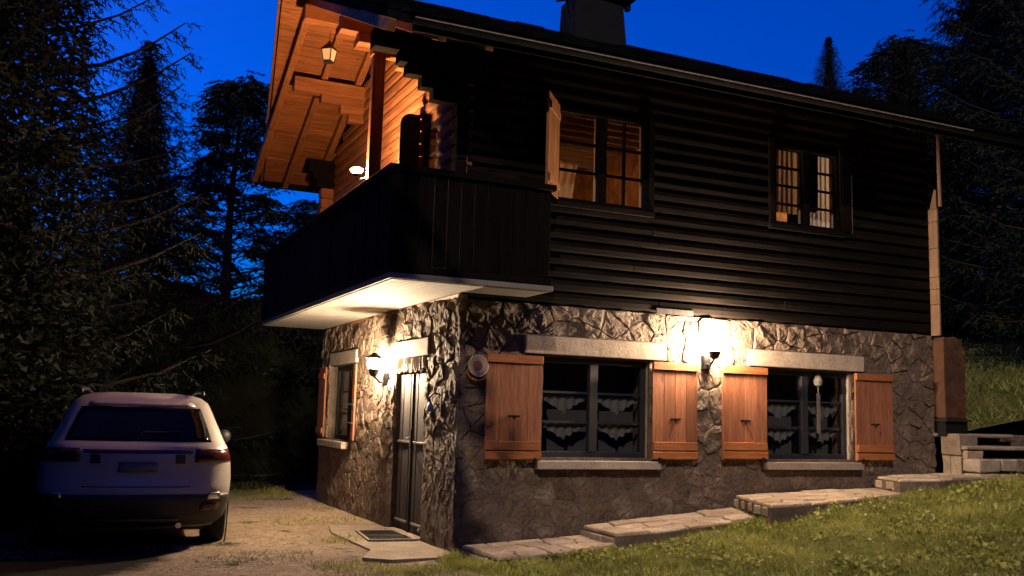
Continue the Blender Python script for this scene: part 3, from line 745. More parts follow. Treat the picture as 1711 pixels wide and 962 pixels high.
# opened shutter leaf at the left upper window
lx0, ly0, lx1, ly1 = 1.035, -.06, .70, -.46; n_ = 4
sh = MB().bar((lx0, ly0, 4.26), (lx1, ly1, 4.26), .012, 1.03, (0, 0, 1)).obj('shutter', 'warm_wood_v', H, label='half opened shutter leaf at the left upper window')
for k in range(n_):
    a = Vector((lx0, ly0, 4.26)).lerp(Vector((lx1, ly1, 4.26)), (k + .03) / n_); b = Vector((lx0, ly0, 4.26)).lerp(Vector((lx1, ly1, 4.26)), (k + .97) / n_)
    nrm = Vector((.40, -.335, 0)).normalized() * .014
    MB().bar(a + nrm, b + nrm, .014, 1.05).obj('board', 'warm_wood_v', sh, .002)
for zz in (3.86, 4.64):
    nrm = Vector((.40, -.335, 0)).normalized() * .032
    MB().bar(Vector((lx0 - .02, ly0 - .02, zz)) + nrm, Vector((lx1 + .02, ly1 + .02, zz)) + nrm, .018, .08).obj('batten', 'warm_wood_x', sh, .002)
s_ = MB().box(5.10, -.05, 3.80, 5.25, -.024, 4.80).obj('shutter', 'dark_wood_v', H, .003, label='shutter folded back right of the right upper window')
MB().box(5.252, -.055, 3.80, 5.262, -.03, 4.55).obj('edge_strip', 'door_wood', s_)
# room behind the windows
rm = MB()
rm.box(.15, 3.2, 2.62, 3.2, 3.25, 5.29).box(3.2, .15, 2.62, 3.25, 3.2, 5.29).box(3.6, 2.4, 2.62, 6.3, 2.45, 5.29).box(3.55, .15, 2.62, 3.6, 2.44, 5.29)
rm.obj('room_partition', 'room_plaster', H)
MB().box(.15, .15, 5.06, 3.19, 3.19, 5.10).obj('room_ceiling', 'room_wood', H)
for k in range(11): MB().box(.2, .28 + k * .26, 5.0, 3.18, .34 + k * .26, 5.058).obj('ceiling_batten', 'pale_board', H, .002)
MB().box(3.6, .15, 5.10, 6.5, 2.44, 5.14).obj('room_ceiling', 'room_wood', H)
MB().box(.15, .15, 2.6, XE - .1, 3.18, 2.64).obj('room_floor', 'room_wood', H)
# curtains upstairs
def drape(x0, x1, z0, z1, y, mat, win, amp=.02, fr=60, sweep=0):
    V = []; F = []; N = 30; M = 8
    for i in range(N + 1):
        f_ = i / N
        for jj in range(M + 1):
            g = jj / M; w_ = 1 - sweep * math.sin(g * math.pi * .6)
            V.append((x0 + (x1 - x0) * f_ * w_, y + amp * math.sin(f_ * fr * .6 + g), z1 + (z0 - z1) * g))
    for i in range(N):
        for jj in range(M): F.append((i * (M + 1) + jj, (i + 1) * (M + 1) + jj, (i + 1) * (M + 1) + jj + 1, i * (M + 1) + jj + 1))
    return link('curtain', me_from('curtain', V, F, True), mat, win)
drape(1.0, 1.38, 3.62, 4.2, .13, 'curtain_beige', uw1, .02, 40, .15)
drape(4.0, 4.50, 3.98, 4.85, .12, 'curtain_beige', uw2, .018, 70)
drape(4.60, 4.83, 4.05, 4.85, .10, 'curtain_dark', uw2, .014, 40)
drape(4.84, 5.06, 3.75, 4.85, .13, 'curtain', uw2, .012, 30)
drape(4.58, 4.84, 3.70, 4.035, .12, 'curtain', uw2, .012, 30)
e_ = empty('pendant_lamp', 'dim orange lamp inside the room behind the left upper window', 'lamp')
MB().lathe([(0, .05), (.04, .03), (.05, 0), (.04, -.03), (0, -.05)], (1.0, 1.5, 4.25), 14).obj('bulb', 'room_glow', e_, smooth=True)
MB().lathe([(.05, .16), (.16, .06), (.15, .06), (.045, .15)], (1.0, 1.5, 4.25), 18).tube([(1, 1.5, 4.40), (1, 1.5, 5.06)], .005, 5).obj('lamp_shade', 'terracotta', e_)
e_ = empty('pendant_lamp', 'dim lamp inside the room behind the right upper window', 'lamp')
MB().lathe([(0, .05), (.04, .03), (.05, 0), (.04, -.03), (0, -.05)], (6.25, .8, 4.6), 14).obj('bulb', 'room_glow_dim', e_, smooth=True)
MB().lathe([(.05, .16), (.16, .06), (.15, .06), (.045, .15)], (6.25, .8, 4.6), 18).tube([(6.25, .8, 4.75), (6.25, .8, 5.09)], .005, 5).obj('lamp_shade', 'terracotta', e_)
# balcony door on the gable side with its open arched shutter
bd = MB().box(.05, SO[0][0], 2.75, .10, SO[0][0] + .06, 4.80).box(.05, SO[0][1] - .06, 2.75, .10, SO[0][1], 4.80).box(.05, SO[0][0] + .06, 4.72, .10, SO[0][1] - .06, 4.80).box(.05, SO[0][0] + .06, 2.75, .10, SO[0][1] - .06, 3.0).box(.05, SO[0][0] + .06, 3.95, .10, SO[0][1] - .06, 4.02).box(.05, SO[0][0] + .06, 4.38, .10, SO[0][1] - .06, 4.42).obj('balcony_door', 'dark_wood_v', H, .003)
box('pane', 'window_glass', bd, .07, SO[0][0] + .061, 3.001, .076, SO[0][1] - .061, 4.719, bevel=0)
pts = [(0, 2.76), (0, 4.95)] + [(-.13 - .12 * math.sin(t_), 4.80 + .15 * math.cos(t_)) for t_ in [math.pi / 2 * k / 6 for k in range(0, 7)]] + [(-.25, 2.76)]
V = [(p, 1.555, q_) for p, q_ in pts] + [(p, 1.585, q_) for p, q_ in pts]; k = len(pts)
MB().add(V, [tuple(range(k)), tuple(range(2 * k - 1, k - 1, -1))] + [(i, (i + 1) % k, k + (i + 1) % k, k + i) for i in range(k)]).obj('shutter', 'black_shutter', H, label='dark round topped shutter standing open beside the balcony door')
# pipe casing / downpipe at the right end
dp = MB().tube([(6.66, -.17, 5.26), (6.66, -.17, 4.8), (6.66, -.17, 4.28)], .026, 12).obj('downpipe', 'casing_wood', H, smooth=True)
zc = [2.57, 2.98, 3.18, 3.34, 3.72, 4.08, 4.25]
for a, b in zip(zc, zc[1:]): MB().box(6.60, -.165, a + .003, 6.63, -.023, b - .003).obj('casing_board', 'casing_wood', dp, .004)
MB().add([(6.60, -.05, 4.25), (6.60, -.165, 4.25), (6.60, -.165, 4.5), (6.60, -.13, 4.5), (6.63, -.05, 4.25), (6.63, -.165, 4.25), (6.63, -.165, 4.5), (6.63, -.13, 4.5)], [(0, 1, 2, 3), (7, 6, 5, 4), (0, 4, 5, 1), (1, 5, 6, 2), (2, 6, 7, 3), (3, 7, 4, 0)]).obj('casing_board', 'casing_wood', dp)

# ---- balcony
bal = MB().prism([(-.945, -.57), (.716, -.57), (.716, -.02), (-.02, -.02), (-.02, 5.79), (-.945, 5.79)], 2.652, 2.74).obj('balcony', 'dark_wood', H)
ny = 10
for i in range(12):       # painted soffit boards running along the balcony
    xa = -.94 + i * (.92 / 12); xb = xa + .92 / 12 - .003
    MB().box(xa, -.56, 2.638, xb, 5.78, 2.651).obj('soffit_board', 'soffit_paint', bal, .002)
for i in range(7):
    ya = -.56 + i * (.535 / 7); MB().box(-.018, ya, 2.638, .71, ya + .535 / 7 - .003, 2.651).obj('soffit_board', 'soffit_paint', bal, .002)
MB().box(-.975, -.60, 2.645, -.948, 5.80, 2.70).box(-.947, -.60, 2.645, .745, -.572, 2.70).box(.718, -.571, 2.645, .745, -.03, 2.70).obj('drip_edge', 'soffit_paint', bal, .004)
def para(a, b, fixed, axis, label=None):
    n_ = int(round((b - a) / .14)); w_ = (b - a) / n_
    for i in range(n_):
        p, q_ = a + i * w_ + .003, a + (i + 1) * w_ - .003; dd = jit(.004)
        if axis == 'x': MB().box(p, fixed - .02 + dd, 2.78 - (.0 if i % 2 else .015), q_, fixed + dd, 3.67).obj('parapet_board', 'dark_wood_v', bal, .003)
        else: MB().box(fixed - .02 + dd, p, 2.78 - (.0 if i % 2 else .015), fixed + dd, q_, 3.67).obj('parapet_board', 'dark_wood_v', bal, .003)
para(-.985, .70, -.585, 'x'); para(-.58, 5.79, -.962, 'y')
MB().box(-1.03, -.64, 3.671, .745, -.53, 3.735).box(-1.03, -.529, 3.671, -.91, 5.82, 3.735).obj('handrail', 'dark_wood', bal, .006)
MB().box(-.985, -.606, 2.701, .73, -.5725, 2.776).box(-.985, -.5715, 2.701, -.946, 5.79, 2.776).obj('rim_beam', 'dark_wood', bal, .004)
for yy in np.linspace(-.3, 5.6, 6): MB().box(-.94, yy - .04, 2.75, -.88, yy + .04, 3.66).obj('balcony_stanchion', 'dark_wood_v', bal, .004)
MB().box(.68, -.52, 2.78, .70, -.03, 3.67).obj('end_panel', 'dark_wood_v', bal); MB().box(.0, -.54, 2.75, .06, -.48, 3.66).obj('balcony_stanchion', 'dark_wood_v', bal)
pt = MB().add([(.36, -.60, 3.74), (.55, -.60, 3.74), (.53, -.42, 3.74), (.38, -.42, 3.74), (.33, -.62, 3.80), (.57, -.62, 3.86), (.55, -.40, 3.88), (.35, -.40, 3.82)], [(0, 3, 2, 1), (0, 1, 5, 4), (1, 2, 6, 5), (2, 3, 7, 6), (3, 0, 4, 7), (4, 5, 6, 7)])

# ---- roof
def xl(y): return -1.5 + .55 * min(1.05, abs(y - 2.9) / 3.72)
def xr(y): return 8.1 - .53 * min(1.05, abs(y - 2.9) / 3.72)
YN, YF = -.82, 6.62
def top(y): return 6.93 - .478 * abs(y - 2.9)
def under(y): return 6.785 - .457 * abs(y - 2.9)
V = []; F = []
for y in (YN, 2.9, YF): V += [(xl(y), y, under(y)), (xr(y), y, under(y)), (xl(y), y, top(y) - .03), (xr(y), y, top(y) - .03)]
F = [(0, 1, 5, 4), (4, 5, 9, 8), (2, 6, 7, 3), (6, 10, 11, 7), (0, 4, 6, 2), (4, 8, 10, 6), (1, 3, 7, 5), (5, 7, 11, 9), (0, 2, 3, 1), (8, 9, 11, 10)]
roof = MB().add(V, F).obj('roof', 'dark_wood', H)
# soffit boards under both overhangs (all along the front eave too)
for side in (-1, 1):
    yv = 2.9; nbd = 40; w_ = (3.70) / nbd
    for i in range(nbd):
        ya = 2.9 + side * (i * w_ + .003); yb = 2.9 + side * ((i + 1) * w_ - .004)
        X1 = -.005 if (0 < min(ya, yb) and max(ya, yb) < YE) else 7.5
        lo = jit(.0025); V = []
        for y in (ya, yb): V += [(xl(y) + .02, y, under(y) - .020 + lo), (X1, y, under(y) - .020 + lo), (xl(y) + .02, y, under(y) - .002), (X1, y, under(y) - .002)]
        MB().add(V, [(0, 1, 5, 4), (2, 6, 7, 3), (0, 4, 6, 2), (1, 3, 7, 5), (0, 2, 3, 1), (4, 5, 7, 6)]).obj('soffit_board', 'warm_wood_x', roof, .0015)
    for xx in (-1.10, -.60, -.10):
        e2 = 3.66 if xx > -.9 else 3.6
        a = Vector((xx, 2.9 + side * .05, under(2.95) - .085)); b = Vector((xx, 2.9 + side * e2, under(2.9 + e2) - .085))
        MB().bar(a, b, .09, .12).obj('rafter', 'warm_wood_y', roof, .005)
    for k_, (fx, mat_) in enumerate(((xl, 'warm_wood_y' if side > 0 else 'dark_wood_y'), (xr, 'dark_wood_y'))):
        sg = -1 if k_ == 0 else 1
        V = []
        for y in (2.9, 2.9 + side * 3.72):
            X = fx(y); V += [(X, y, under(y) - .03), (X + sg * .03, y, under(y) - .03), (X + sg * .03, y, top(y) - .01), (X, y, top(y) - .01)]
        MB().add(V, [(0, 1, 2, 3), (7, 6, 5, 4)] + [(i, 4 + i, 4 + (i + 1) % 4, (i + 1) % 4) for i in range(4)]).obj('barge_board', mat_, roof)
MB().box(xl(YN) + .02, YN - .028, 4.98, xr(YN) - .02, YN - .002, 5.13).obj('fascia_board', 'dark_wood', roof)
MB().box(xl(YF) + .02, YF + .002, 4.98, xr(YF) - .02, YF + .028, 5.13).obj('fascia_board', 'dark_wood', roof)
# half-round gutter with a pale metal lip
V = []; F = []; K = 9
for i, x in enumerate((xl(YN), xr(YN) - .1)):
    for k in range(K): a = math.pi * (1 + k / (K - 1)); V.append((x, YN - .09 + .055 * math.cos(a), 5.075 + .055 * math.sin(a)))
for k in range(K - 1): F.append((k, k + 1, K + k + 1, K + k))
gt = MB().add(V, F); gt.tube([(xl(YN), YN - .147, 5.078), (xr(YN) - .1, YN - .147, 5.078)], .005, 6); gt.obj('gutter', 'roof_slate', H, smooth=True)
MB().box(xl(YN), YN - .153, 5.058, xr(YN) - 1.2, YN - .149, 5.070).obj('gutter_lip', 'gutter_metal', H)
# slates on the near slope
ang = math.atan(.478); dirv = Vector((0, math.cos(ang), math.sin(ang))); nv = Vector((0, -math.sin(ang), math.cos(ang))); base = Vector((0, YN - .05, top(YN) - .05))
rows = 13; ex = 4.25 / rows; cnt = 0; rest = MB()
for j in range(rows):
    yj = YN + j * ex * math.cos(ang); x = xl(yj) - .04 + (0 if j % 2 else -.15)
    while x < xr(yj) + .02:
        w_ = .36 + jit(.05); xa = max(x, xl(yj) - .04) + .004; xb = min(x + w_, xr(yj) + .05) - .004; x += w_
        if xb - xa < .06: continue
        o0 = j * ex + jit(.02); th = .028 + jit(.008); lf = .010 + jit(.006)
        a = base + dirv * o0 + nv * (.035 + lf); b = base + dirv * (o0 + ex + .07) + nv * .012
        V = [Vector((xa, 0, 0)) + a, Vector((xb, 0, 0)) + a + nv * jit(.006), Vector((xb, 0, 0)) + b, Vector((xa, 0, 0)) + b]
        V += [v + nv * th for v in V]
        m_ = MB().add(V, [(3, 2, 1, 0), (4, 5, 6, 7), (0, 1, 5, 4), (1, 2, 6, 5), (2, 3, 7, 6), (3, 0, 4, 7)])
        if cnt < 300: m_.obj('slate', 'roof_slate', roof)
        else: rest.add(m_.V, m_.F)
        cnt += 1
rest.obj('upper_slates', 'roof_slate', roof, kind='stuff')
x = -1.5
while x < 8.1:
    L_ = .42 + jit(.05); zz = 6.955 + jit(.012)
    V = [(xx, yy, z_) for xx in (x - .02, x + L_) for yy, z_ in ((2.70, zz - .13), (2.9, zz), (3.10, zz - .13), (3.10, zz - .10), (2.9, zz + .035), (2.70, zz - .10))]
    MB().add(V, [(0, 1, 2, 3, 4, 5), (11, 10, 9, 8, 7, 6)] + [(i, 6 + i, 6 + (i + 1) % 6, (i + 1) % 6) for i in range(6)]).obj('ridge_tile', 'roof_slate', roof); x += L_ - .01
# chimney and aerial
ch = MB().add([(2.42, 2.15, 6.3), (3.27, 2.15, 6.3), (3.27, 2.75, 6.3), (2.42, 2.75, 6.3), (2.45, 2.2, 7.28), (3.20, 2.2, 7.24), (3.20, 2.7, 7.24), (2.45, 2.7, 7.28)],
              [(3, 2, 1, 0), (4, 5, 6, 7), (0, 1, 5, 4), (1, 2, 6, 5), (2, 3, 7, 6), (3, 0, 4, 7)]).obj('chimney', 'chimney_render', H, .012)
MB().add([(2.42, 2.1, 7.42), (2.84, 2.1, 7.56), (3.34, 2.1, 7.36), (2.42, 2.8, 7.42), (2.84, 2.8, 7.56), (3.34, 2.8, 7.36), (2.42, 2.1, 7.37), (2.84, 2.1, 7.50), (3.34, 2.1, 7.31), (2.42, 2.8, 7.37), (2.84, 2.8, 7.50), (3.34, 2.8, 7.31)],
         [(0, 1, 4, 3), (1, 2, 5, 4), (6, 9, 10, 7), (7, 10, 11, 8), (0, 6, 7, 1), (1, 7, 8, 2), (3, 4, 10, 9), (4, 5, 11, 10), (0, 3, 9, 6), (2, 8, 11, 5)]).obj('chimney_cap', 'chimney_render', ch)
cc = MB()
for xx in (2.52, 3.26): cc.box(xx, 2.2, 7.2, xx + .06, 2.28, 7.40).box(xx, 2.62, 7.2, xx + .06, 2.70, 7.40)
cc.box(2.62, 2.3, 7.2, 3.2, 2.6, 7.46).obj('cap_support', 'chimney_render', ch)
ant = empty('aerial', 'small television aerial with a grid of rods left of the chimney', 'aerial', None, (2.44, 2.3, 7.0))
MB().tube([(.04, 0, -.2), (.04, 0, .75)], .014, 6).obj('mast', 'iron', ant)
MB().tube([(.04, 0, .30), (-.30, 0, .42)], .010, 6).obj('boom', 'iron', ant)
for k in range(6):
    t_ = k / 5; cx, cz = .04 - .32 * t_, .30 + .11 * t_
    MB().tube([(cx - .03, -.12 + .05 * t_, cz - .16), (cx + .02, .12, cz + .12)], .006, 4).obj('rod', 'iron', ant)
for k in range(4): MB().tube([(-.02 - .0 * k, -.1, .08 + .07 * k), (-.26, -.1, .16 + .07 * k)], .006, 4).obj('rod', 'iron', ant)

# ---- hanging lantern under the ridge beam
hl = empty('hanging_lantern', 'unlit pale glass lantern hanging on a chain under the gable roof', 'lantern', None, (-.84, 2.9, 6.35))
ln = MB()
for k in range(5): ln.tube([(0, 0, -.01 - k * .032), (.006 * (-1) ** k, 0, -.026 - k * .032), (0, 0, -.042 - k * .032)], .005, 5)
ln.obj('chain', 'black_metal', hl)
MB().lathe([(.0, -.16), (.018, -.165), (.03, -.19), (.115, -.275), (.118, -.285), (.0, -.28)], n=4).obj('cap', 'black_metal', hl)
MB().lathe([(.10, -.285), (.068, -.44), (.06, -.44), (.09, -.285)], n=4).obj('glass', 'lantern_glass', hl)
fr_ = MB()
for k in range(4):
    a = math.pi / 2 * k; fr_.bar((.102 * math.cos(a), .102 * math.sin(a), -.285), (.070 * math.cos(a), .070 * math.sin(a), -.445), .012, .012, (math.cos(a), math.sin(a), .3))
fr_.lathe([(.078, -.44), (.078, -.455), (0, -.455)], n=4).obj('frame', 'iron', hl)

# ------------------------------------------------------------------ paving steps along the front wall
def slab_step(label, outline, ztop, zbot, cw, group='stone paving steps along the front wall'):
    """outline: convex polygon (x, y); ztop(x): top height; split into irregular flags."""
    t_ = empty('paving_step', label, 'step', group)
    xs = [p[0] for p in outline]; ys_ = [p[1] for p in outline]
    base_ = [(x_, y_) for x_, y_ in outline]
    MB().prism(base_, [zbot(x_) for x_, _ in base_], [ztop(x_) - .03 for x_, _ in base_]).obj('bed', 'mortar', t_)
    pts = []
    nx_, ny_ = max(1, int((max(xs) - min(xs)) / cw)), max(1, int((max(ys_) - min(ys_)) / (cw * .8)))
    for i in range(nx_):
        for jj in range(ny_): pts.append((min(xs) + (i + .5 + jit(.3)) * (max(xs) - min(xs)) / nx_, min(ys_) + (jj + .5 + jit(.3)) * (max(ys_) - min(ys_)) / ny_))
    for p in pts:
        poly = list(outline)
        for q_ in pts:
            if q_ is not p: poly = clip(poly, q_[0] - p[0], q_[1] - p[1], (q_[0]**2 - p[0]**2 + q_[1]**2 - p[1]**2) / 2)
            if len(poly) < 3: break
        if len(poly) < 3 or area(poly) < .01: continue
        pp = []
        for i_ in range(len(poly)):
            v0, v1 = poly[i_], poly[(i_ + 1) % len(poly)]; pp.append(v0)
            for t0 in (.33, .67): pp.append((v0[0] + (v1[0] - v0[0]) * t0 + jit(.010), min(-.03, v0[1] + (v1[1] - v0[1]) * t0 + jit(.010))))
        poly = pp
        cx = sum(v[0] for v in poly) / len(poly); cy = sum(v[1] for v in poly) / len(poly); dz_ = jit(.010)
        def sh_(s_): return [((v[0] - cx) * s_ + cx, (v[1] - cy) * s_ + cy) for v in poly]
        g = .015 / math.sqrt(area(poly)); a, b = sh_(1 - g), sh_(1 - g * 2.2); k = len(poly)
        V = [(x_, y_, ztop(x_) - .045) for x_, y_ in a] + [(x_ + jit(.004), y_ + jit(.004), ztop(x_) - .010 + dz_) for x_, y_ in a] + [(x_, y_, ztop(x_) + dz_) for x_, y_ in b]
        F = [tuple(range(2 * k, 3 * k))] + [(r_ * k + i, r_ * k + (i + 1) % k, (r_ + 1) * k + (i + 1) % k, (r_ + 1) * k + i) for r_ in (0, 1) for i in range(k)]
        MB().add(V, F).obj('flagstone', 'paving', t_)
    # rough edge stones on the left riser and the front edge
    hs = ztop(outline[0][0]) - zbot(outline[0][0])
    (xa, ya), (xb, yb) = outline[0], outline[1]; L_ = math.dist(outline[0], outline[1]); k = max(2, int(L_ / .2))
    for i in range(k):
        f0, f1 = i / k + .01, (i + 1) / k - .01
        pa, pb = (xa + (xb - xa) * f0, ya + (yb - ya) * f0), (xa + (xb - xa) * f1, ya + (yb - ya) * f1)
        MB().box(pa[0] - .035 - jit(.015), pb[1], ztop(xa) - .14, pa[0] + .05, pa[1], ztop(xa) - .048).obj('riser_stone', 'stair_stone', t_, .008)
    return t_
slab_step('lowest flagstone step, nearest the house corner', [(.06, -.06), (.08, -.88), (.5, -.98), (1.42, -.80), (1.42, -.04), (.9, -.04)], lambda x_: .10 + .05 * (x_ - .08), lambda x_: -.1 + .05 * x_, .27)
slab_step('second flagstone step, below the left shuttered window', [(1.44, -.04), (1.43, -.74), (1.9, -.88), (3.04, -.86), (3.40, -.04)], lambda x_: .26 + .085 * (x_ - 1.44), lambda x_: .0 + .08 * x_, .27)
slab_step('third flagstone step, under the wall between the windows', [(3.43, -.04), (3.06, -1.12), (3.5, -1.12), (5.2, -.85), (5.55, -.04)], lambda x_: .55 + .035 * (x_ - 3.1), lambda x_: .10 + .07 * x_, .30)
slab_step('highest flagstone step, beside the stone stairs', [(5.57, -.04), (5.43, -.56), (5.9, -.72), (6.9, -.65), (6.9, -.04)], lambda x_: .77 + .03 * (x_ - 5.44), lambda x_: .45 + .03 * (x_ - 5.4), .34)

# ------------------------------------------------------------------ stone stairs at the right end
st = empty('stone_stairs', 'pale stone stairs with dark risers climbing right of the house', 'stairs')
def rough_block(name, *a, mat='stair_stone', par=st):
    m_ = MB().box(*a); me = me_from(name, m_.V, m_.F); bm = bmesh.new(); bm.from_mesh(me); bmesh.ops.recalc_face_normals(bm, faces=bm.faces)
    bmesh.ops.bevel(bm, geom=bm.edges[:], offset=.014, segments=1, affect='EDGES'); bmesh.ops.subdivide_edges(bm, edges=[e for e in bm.edges if e.calc_length() > .12], cuts=2, use_grid_fill=True)
    for v in bm.verts:
        nn = noise.noise_vector(v.co * 9); v.co += nn * .012
    bm.to_mesh(me); bm.free(); return link(name, me, mat, par)
rough_block('tread', 6.60, -.04, 1.27, 8.05, .30, 1.32)
rough_block('tread', 6.70, -.43, 1.115, 9.3, -.345, 1.165); rough_block('tread', 7.04, -.343, 1.115, 9.3, .10, 1.163)
rough_block('pier_stone', 6.69, -.34, 1.04, 7.02, -.045, 1.315); rough_block('pier_stone', 6.71, -.17, .72, 7.02, -.045, 1.035)
rough_block('pier_stone', 6.70, -.335, .72, 7.02, -.18, 1.03); rough_block('pier_stone', 6.72, -.42, 1.0, 7.02, -.345, 1.11)
x_ = 6.71
while x_ < 9.3:
    w_ = random.uniform(.22, .42)
    rough_block('riser_stone', x_, -.62 + jit(.02), .84 + jit(.02), x_ + w_ - .012, -.36, 1.0 + jit(.012)); rough_block('riser_stone', x_ - .05, -.66 + jit(.02), .60, x_ + w_ - .07, -.40, .83 + jit(.01)); x_ += w_
rw = empty('retaining_wall', 'low stone retaining wall at the foot of the grass bank', 'wall')
for k in range(14): rough_block('block', 8.1 + k * .45, .02 + jit(.02), .95, 8.53 + k * .45, .3, 1.30 + jit(.02), par=rw, mat='wall_stone')
# rust-brown round topped cover beside the wall end on a dark plinth
cv = empty('round_topped_cover', 'tall rust brown cover with a rounded top at the right end of the stone wall', 'cover')
pts = [(6.66, 1.50), (7.04, 1.50), (7.04, 2.20)] + [(6.85 + .19 * math.cos(t_), 2.25 + .32 * math.sin(t_)) for t_ in [math.pi * k / 12 for k in range(0, 9)]] + [(6.66, 2.56)]
V = [(p, -.17, z) for p, z in pts] + [(p, .16, z) for p, z in pts]; k = len(pts)
MB().add(V, [tuple(range(k)), tuple(range(2 * k - 1, k - 1, -1))] + [(i, (i + 1) % k, k + (i + 1) % k, k + i) for i in range(k)]).obj('hood', 'rust_cover', cv, .012)
MB().box(6.645, -.175, 1.52, 6.657, .0, 2.52).obj('side_board', 'rust_cover', cv, .003)
MB().box(6.64, -.20, 1.47, 7.08, .18, 1.495).obj('ledge', 'iron', cv, .003)
MB().box(6.66, -.16, 1.28, 7.06, .16, 1.469).obj('plinth', 'black_metal', cv, .006)

# ------------------------------------------------------------------ door grate and concrete apron
gr = empty('door_grate', 'rectangular metal boot grate in a pale frame outside the side door', 'grate', None, (-.26, 1.42, .0)); gr.rotation_euler.z = R(-7)
MB().box(-.27, -.44, .0, .27, -.40, .035).box(-.27, .40, .0, .27, .44, .035).box(-.27, -.40, .0, -.24, .40, .035).box(.24, -.40, .0, .27, .40, .035).obj('frame', 'lintel_stone', gr, .004)
MB().box(-.238, -.02, .004, .238, .02, .028).obj('cross_bar', 'iron', gr)
for k in range(14): yy = .04 + k * .026; MB().box(-.238, yy, .006, .238, yy + .010, .026).obj('bar', 'iron', gr)
MB().box(-.238, -.398, .004, .238, -.021, .022).obj('rubber_mat', 'rubber_mat', gr, .003)
for k in range(11): yy = -.385 + k * .034; MB().box(-.22, yy, .0225, .22, yy + .012, .030).obj('rib', 'rubber_mat', gr)
apron = [(-.02, 2.5), (-.62, 2.5), (-.75, 1.9), (-.72, .45), (-.95, -.05), (-.72, -.26), (-.25, -.22), (-.02, .02)]
me = me_from('apron', [(x_, y_, .012) for x_, y_ in apron] + [(x_ * 1.02, y_, -.06) for x_, y_ in apron], [tuple(range(7, -1, -1))] + [(i, (i + 1) % 8, 8 + (i + 1) % 8, 8 + i) for i in range(8)])
link('concrete_path', me, 'concrete', None, kind='structure')

# ------------------------------------------------------------------ parked car (rear towards the viewer)
car = empty('parked_car', 'silver white sport utility car parked beside the house, seen from behind', 'car', None, (-2.93, 1.15, -.07)); car.rotation_euler.z = R(-4)
LV = [  # z, half width, y rear, y front, corner radius
    (.24, .78, .20, 4.30, .30), (.34, .865, .05, 4.44, .34), (.50, .905, -.02, 4.50, .36), (.62, .925, -.03, 4.50, .38), (.72, .932, .0, 4.48, .40), (.86, .925, .02, 4.45, .42),
    (.97, .905, .02, 4.30, .40), (1.04, .880, .06, 3.75, .36), (1.10, .850, .14, 3.35, .32), (1.25, .785, .27, 3.05, .28), (1.42, .712, .42, 2.72, .26), (1.50, .668, .49, 2.50, .26), (1.55, .60, .56, 2.36, .28), (1.58, .50, .68, 2.2, .30), (1.595, .34, .90, 2.0, .30)]
NU = 64
def outline(hw, yr, yf, rr, n_=NU):
    # u=0 at rear centre, running to the right (+x)
    P = []; path = []
    L1 = hw - rr; L2 = (yf - yr) - 2 * rr; arc = math.pi / 2 * rr; tot = 2 * (2 * L1 + L2 + 2 * arc) / 2
    per = 4 * L1 + 2 * L2 + 4 * arc
    return per
def ring_pt(f_, hw, yr, yf, rr):
    """f_ in [0,1): equal parameter shares so that rings stay aligned: rear face 0-.2, corner .2-.3, side .3-.5 (mirrored)."""
    s_ = 1; g = f_
    if f_ > .5: s_ = -1; g = 1 - f_
    bow = .09
    if g < .15: t_ = g / .15; x_ = (hw - rr) * t_; y_ = yr + bow * (t_ ** 2) * .6
    elif g < .25: t_ = (g - .15) / .10 * math.pi / 2; x_ = hw - rr + rr * math.sin(t_); y_ = yr + bow * .6 + (rr) * (1 - math.cos(t_))
    elif g < .40: t_ = (g - .25) / .15; x_ = hw; y_ = yr + rr + bow * .6 + (yf - yr - 2 * rr - bow * .6) * t_
    elif g < .47: t_ = (g - .40) / .07 * math.pi / 2; x_ = hw - rr + rr * math.cos(t_); y_ = yf - rr + rr * math.sin(t_)
    else: t_ = (g - .47) / .03; x_ = (hw - rr) * (1 - t_); y_ = yf
    return s_ * x_, y_
def lev(z):
    for a, b in zip(LV, LV[1:]):
        if z <= b[0]:
            t_ = (z - a[0]) / (b[0] - a[0]); t_ = max(0, t_); return [a[i] + (b[i] - a[i]) * t_ for i in range(5)]
    return list(LV[-1])
def surf(f_, z, off=0):
    q_ = lev(z); x_, y_ = ring_pt(f_ % 1, q_[1] + off, q_[2] - off, q_[3] + off, q_[4] + off); return (x_, y_, z)
def shell(name, mat, f0, f1, z0, z1, off, par, nf=24, nz=8, **k):
    V = [surf(f0 + (f1 - f0) * i / nf, z0 + (z1 - z0) * jj / nz, off) for jj in range(nz + 1) for i in range(nf + 1)]
    F = [(jj * (nf + 1) + i, jj * (nf + 1) + i + 1, (jj + 1) * (nf + 1) + i + 1, (jj + 1) * (nf + 1) + i) for jj in range(nz) for i in range(nf)]
    n0 = len(V); V += [surf(f0 + (f1 - f0) * i / nf, z0 + (z1 - z0) * jj / nz, off - .02) for jj in range(nz + 1) for i in range(nf + 1)]
    rim = [i for i in range(nf + 1)] + [jj * (nf + 1) + nf for jj in range(1, nz + 1)] + [nz * (nf + 1) + i for i in range(nf - 1, -1, -1)] + [jj * (nf + 1) for jj in range(nz - 1, 0, -1)]
    F += [(rim[i], rim[(i + 1) % len(rim)], n0 + rim[(i + 1) % len(rim)], n0 + rim[i]) for i in range(len(rim))]
    return MB().add(V, F).obj(name, mat, par, smooth=True, **k)
V = []; F = []; zs_ = []
for a, b in zip(LV, LV[1:]): zs_ += [a[0] + (b[0] - a[0]) * t_ for t_ in (0, .5)]
zs_.append(LV[-1][0])
for z in zs_: V += [surf(i / NU, z) for i in range(NU)]
for jj in range(len(zs_) - 1): F += [(jj * NU + i, jj * NU + (i + 1) % NU, (jj + 1) * NU + (i + 1) % NU, (jj + 1) * NU + i) for i in range(NU)]
F += [tuple(range(NU - 1, -1, -1)), tuple((len(zs_) - 1) * NU + i for i in range(NU))]
body = MB().add(V, F).obj('body', 'car_paint', car, smooth=True)
